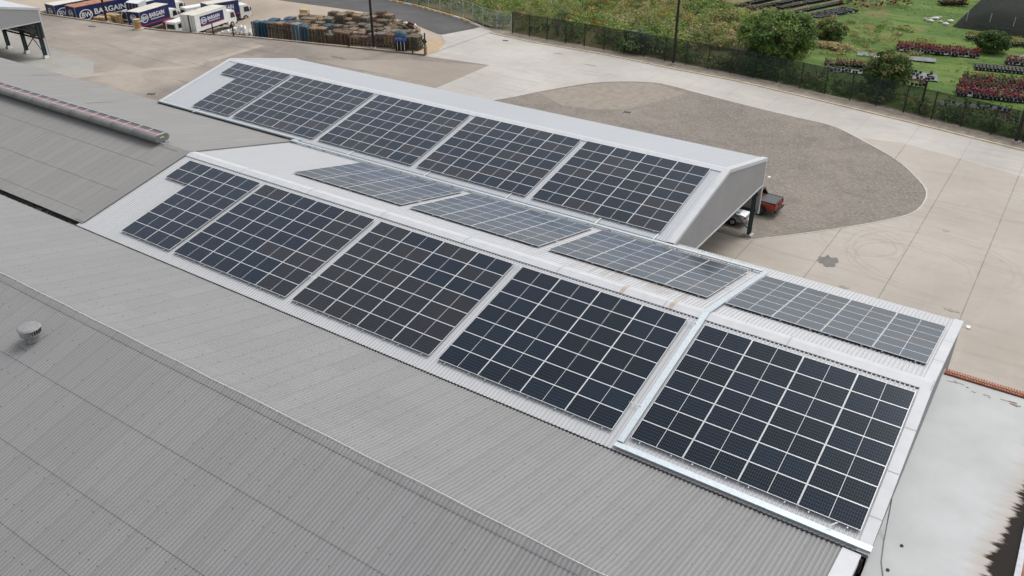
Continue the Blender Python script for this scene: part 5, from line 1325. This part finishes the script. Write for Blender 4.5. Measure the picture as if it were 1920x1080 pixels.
bed(-.5, 73.4, 5.2, 75.2, 1.7, 'rust red plant row left of the small olive tree', [L_RB, L_CR, L_OL], seed=3, mat=False, gap=.1)
bed(.4, 71.2, 5.0, 72.4, 1.5, 'pale empty pots row left of the small olive tree', None, seed=4, gap=.5)
bed(7.4, 73.6, 12.0, 74.8, 3.2, 'grey mat with scattered black pots right of small olive tree', None, seed=5, gap=.72)
bed(9.2, 70.3, 11.6, 70.9, 1.2, 'small patch of rusty seedlings right of the olive tree', [L_RB], seed=6, mat=False)
bed(14.5, 76.0, 25, 78.6, 1.9, 'rust and green plant row, farthest of the right hand rows', [L_RB, L_OL, L_DG], seed=7, gap=.1)
bed(14.6, 73.2, 25, 75.6, 1.9, 'dark reddish plant row, middle of the right hand rows', [L_RB, L_DG, L_CR], seed=8, gap=.15)
bed(14.8, 70.0, 26, 72.2, 2.4, 'bright crimson plant row, nearest of the right hand rows', [L_CR, L_CR, L_RB, L_OL], seed=9, gap=.1)
bed(14.8, 81.8, 26, 84.0, 2.0, 'row of plain black pots left of the right frame edge', None, seed=10, gap=.05)
bed(17.5, 86.5, 26, 88.0, 2.2, 'short rust red row beyond the black pots row at right', [L_RB, L_CR, L_OL], seed=11)
bed(18.2, 89.8, 26, 91.4, 2.0, 'bare grey mat at the right edge near the orange flowers', None, pots=False, seed=12)
for k, (xa, ya, xb, yb, w_) in enumerate(((-21.4, 97.6, -16.5, 113, 1.3), (-18.9, 96.9, -12.4, 114, 1.25), (-15.3, 99.8, -8.6, 117, 1.25), (-12.7, 97.6, -6.2, 116, 1.35))):
    bed(xa, ya, xb, yb, w_, 'long row of black potted plants, %s from the left at the top' % ords[k], [L_DG], seed=20+k, leaf=.04, hh=.12, matm=M_POT, gap=.08)
bed(-9.6, 96.4, -6.0, 105.3, 2.9, 'short wide row of black pots, rightmost of the top rows', None, seed=30, gap=.15)
bed(-6.8, 106.5, -.5, 114, 4.5, 'pale green seedling bed at the top of the nursery', [L_LG, L_GR, L_RB], seed=31, mat=False, pots=False, dens=.5, gap=.3, leaf=.3)
bed(14.0, 65.0, 20.5, 66.6, 1.6, 'grey mat bed right behind the dark fence at right', [L_DG], seed=32, gap=.7)
bed(15.4, 62.3, 21.5, 63.3, 2.2, 'dark plants with pink blooms behind the fence at right', [L_DG, L_DG, L_CR], seed=33, gap=.3)
bed(4.3, 117.2, 7.8, 119.4, 2.6, 'orange flowering plants at the top edge of the photo', [L_YE, L_OR, L_OR], seed=34, mat=False, hh=1.2, leaf=.35)
bed(11.6, 95.9, 13.8, 97.0, 1.6, 'small orange flower patch left of the low dark shrub', [L_YE, L_OR, L_DG], seed=35, mat=False, hh=.8)
bed(16.2, 95.6, 22, 97.0, 2.0, 'orange flower patch right of the low dark shrub', [L_YE, L_OR, L_OL], seed=36, mat=False, hh=.8)
# straw pile
Cn = [(-2.6+RNG.normal()*1.6, 81.6+RNG.normal()*.6, GZ+.3) for _ in range(26)]
V, Fq, M_ = leaves(Cn, [(.7, .5, .35)]*26, 40, .2, [0]*26); tag(npmesh('straw_pile', V, Fq, [L_BR], M_), 'pale brown straw heap right of the large round tree', 'straw')
# scattered pale rocks
for k in range(12):
    x, y = (6+RNG.normal()*1.2, 104.5+RNG.normal()*1.6) if k < 9 else (-4+k*.9, 77+k*.3)
    b = MB(); b.tube([(0, 0, 0), (.1, 0, .15), (.05, .05, .28)], [.32, .28, .1], 7); o = b.build('rock', M_BAG if k % 2 else M_CONCB); o.location = (x, y, GZ+.05); o.scale = (1+RNG.random(), 1, .8)
    tag(o, 'pale rock lying in the grass left of the shade house' if k < 9 else 'small pale rock lying in grass behind the round tree', 'rock', 'pale rocks by the shade house' if k < 9 else 'pale rocks behind the round tree')
# shade house
t = thing('shade_house', 'low black shade cloth tunnel at the upper right corner', 'shade house', (9.5, 104, GZ))
b = MB()
NX, NY = 16, 8
g = []
for i in range(NX+1):
    for j in range(NY+1):
        u = i/NX; v = j/NY; x = -.8+u*26+(v*.4); y = -1.2-u*5.5+v*22; e = min(1, v*4, (1-v)*4, u*5+.0)
        z = 2.1*math.sin(math.pi/2*max(0, min(1, e)))*(1+.05*math.sin(i*2.1+j*1.3)); b.v.append((x, y, z))
for i in range(NX):
    for j in range(NY):
        a = i*(NY+1)+j; b.f.append((a, a+NY+1, a+NY+2, a+1)); b.m.append(0)
b.build('shade_cloth', M_SHADE, t, True)
for i in range(9):
    q = MB(); q.tube([(.6+i*3., .2-i*.62, 0), (.6+i*3., .2-i*.62, 2.1)], .05, 6); q.build('post', M_GALV, t)
q = MB()
for i in range(7): q.box((3+i*3.1, .3-i*.6, .25), (2.4, .7, .3), 0, -.2)
q.build('yellow_plants', L_LG, t)
print('pallet stacks', nst, 'panels', len(plist))
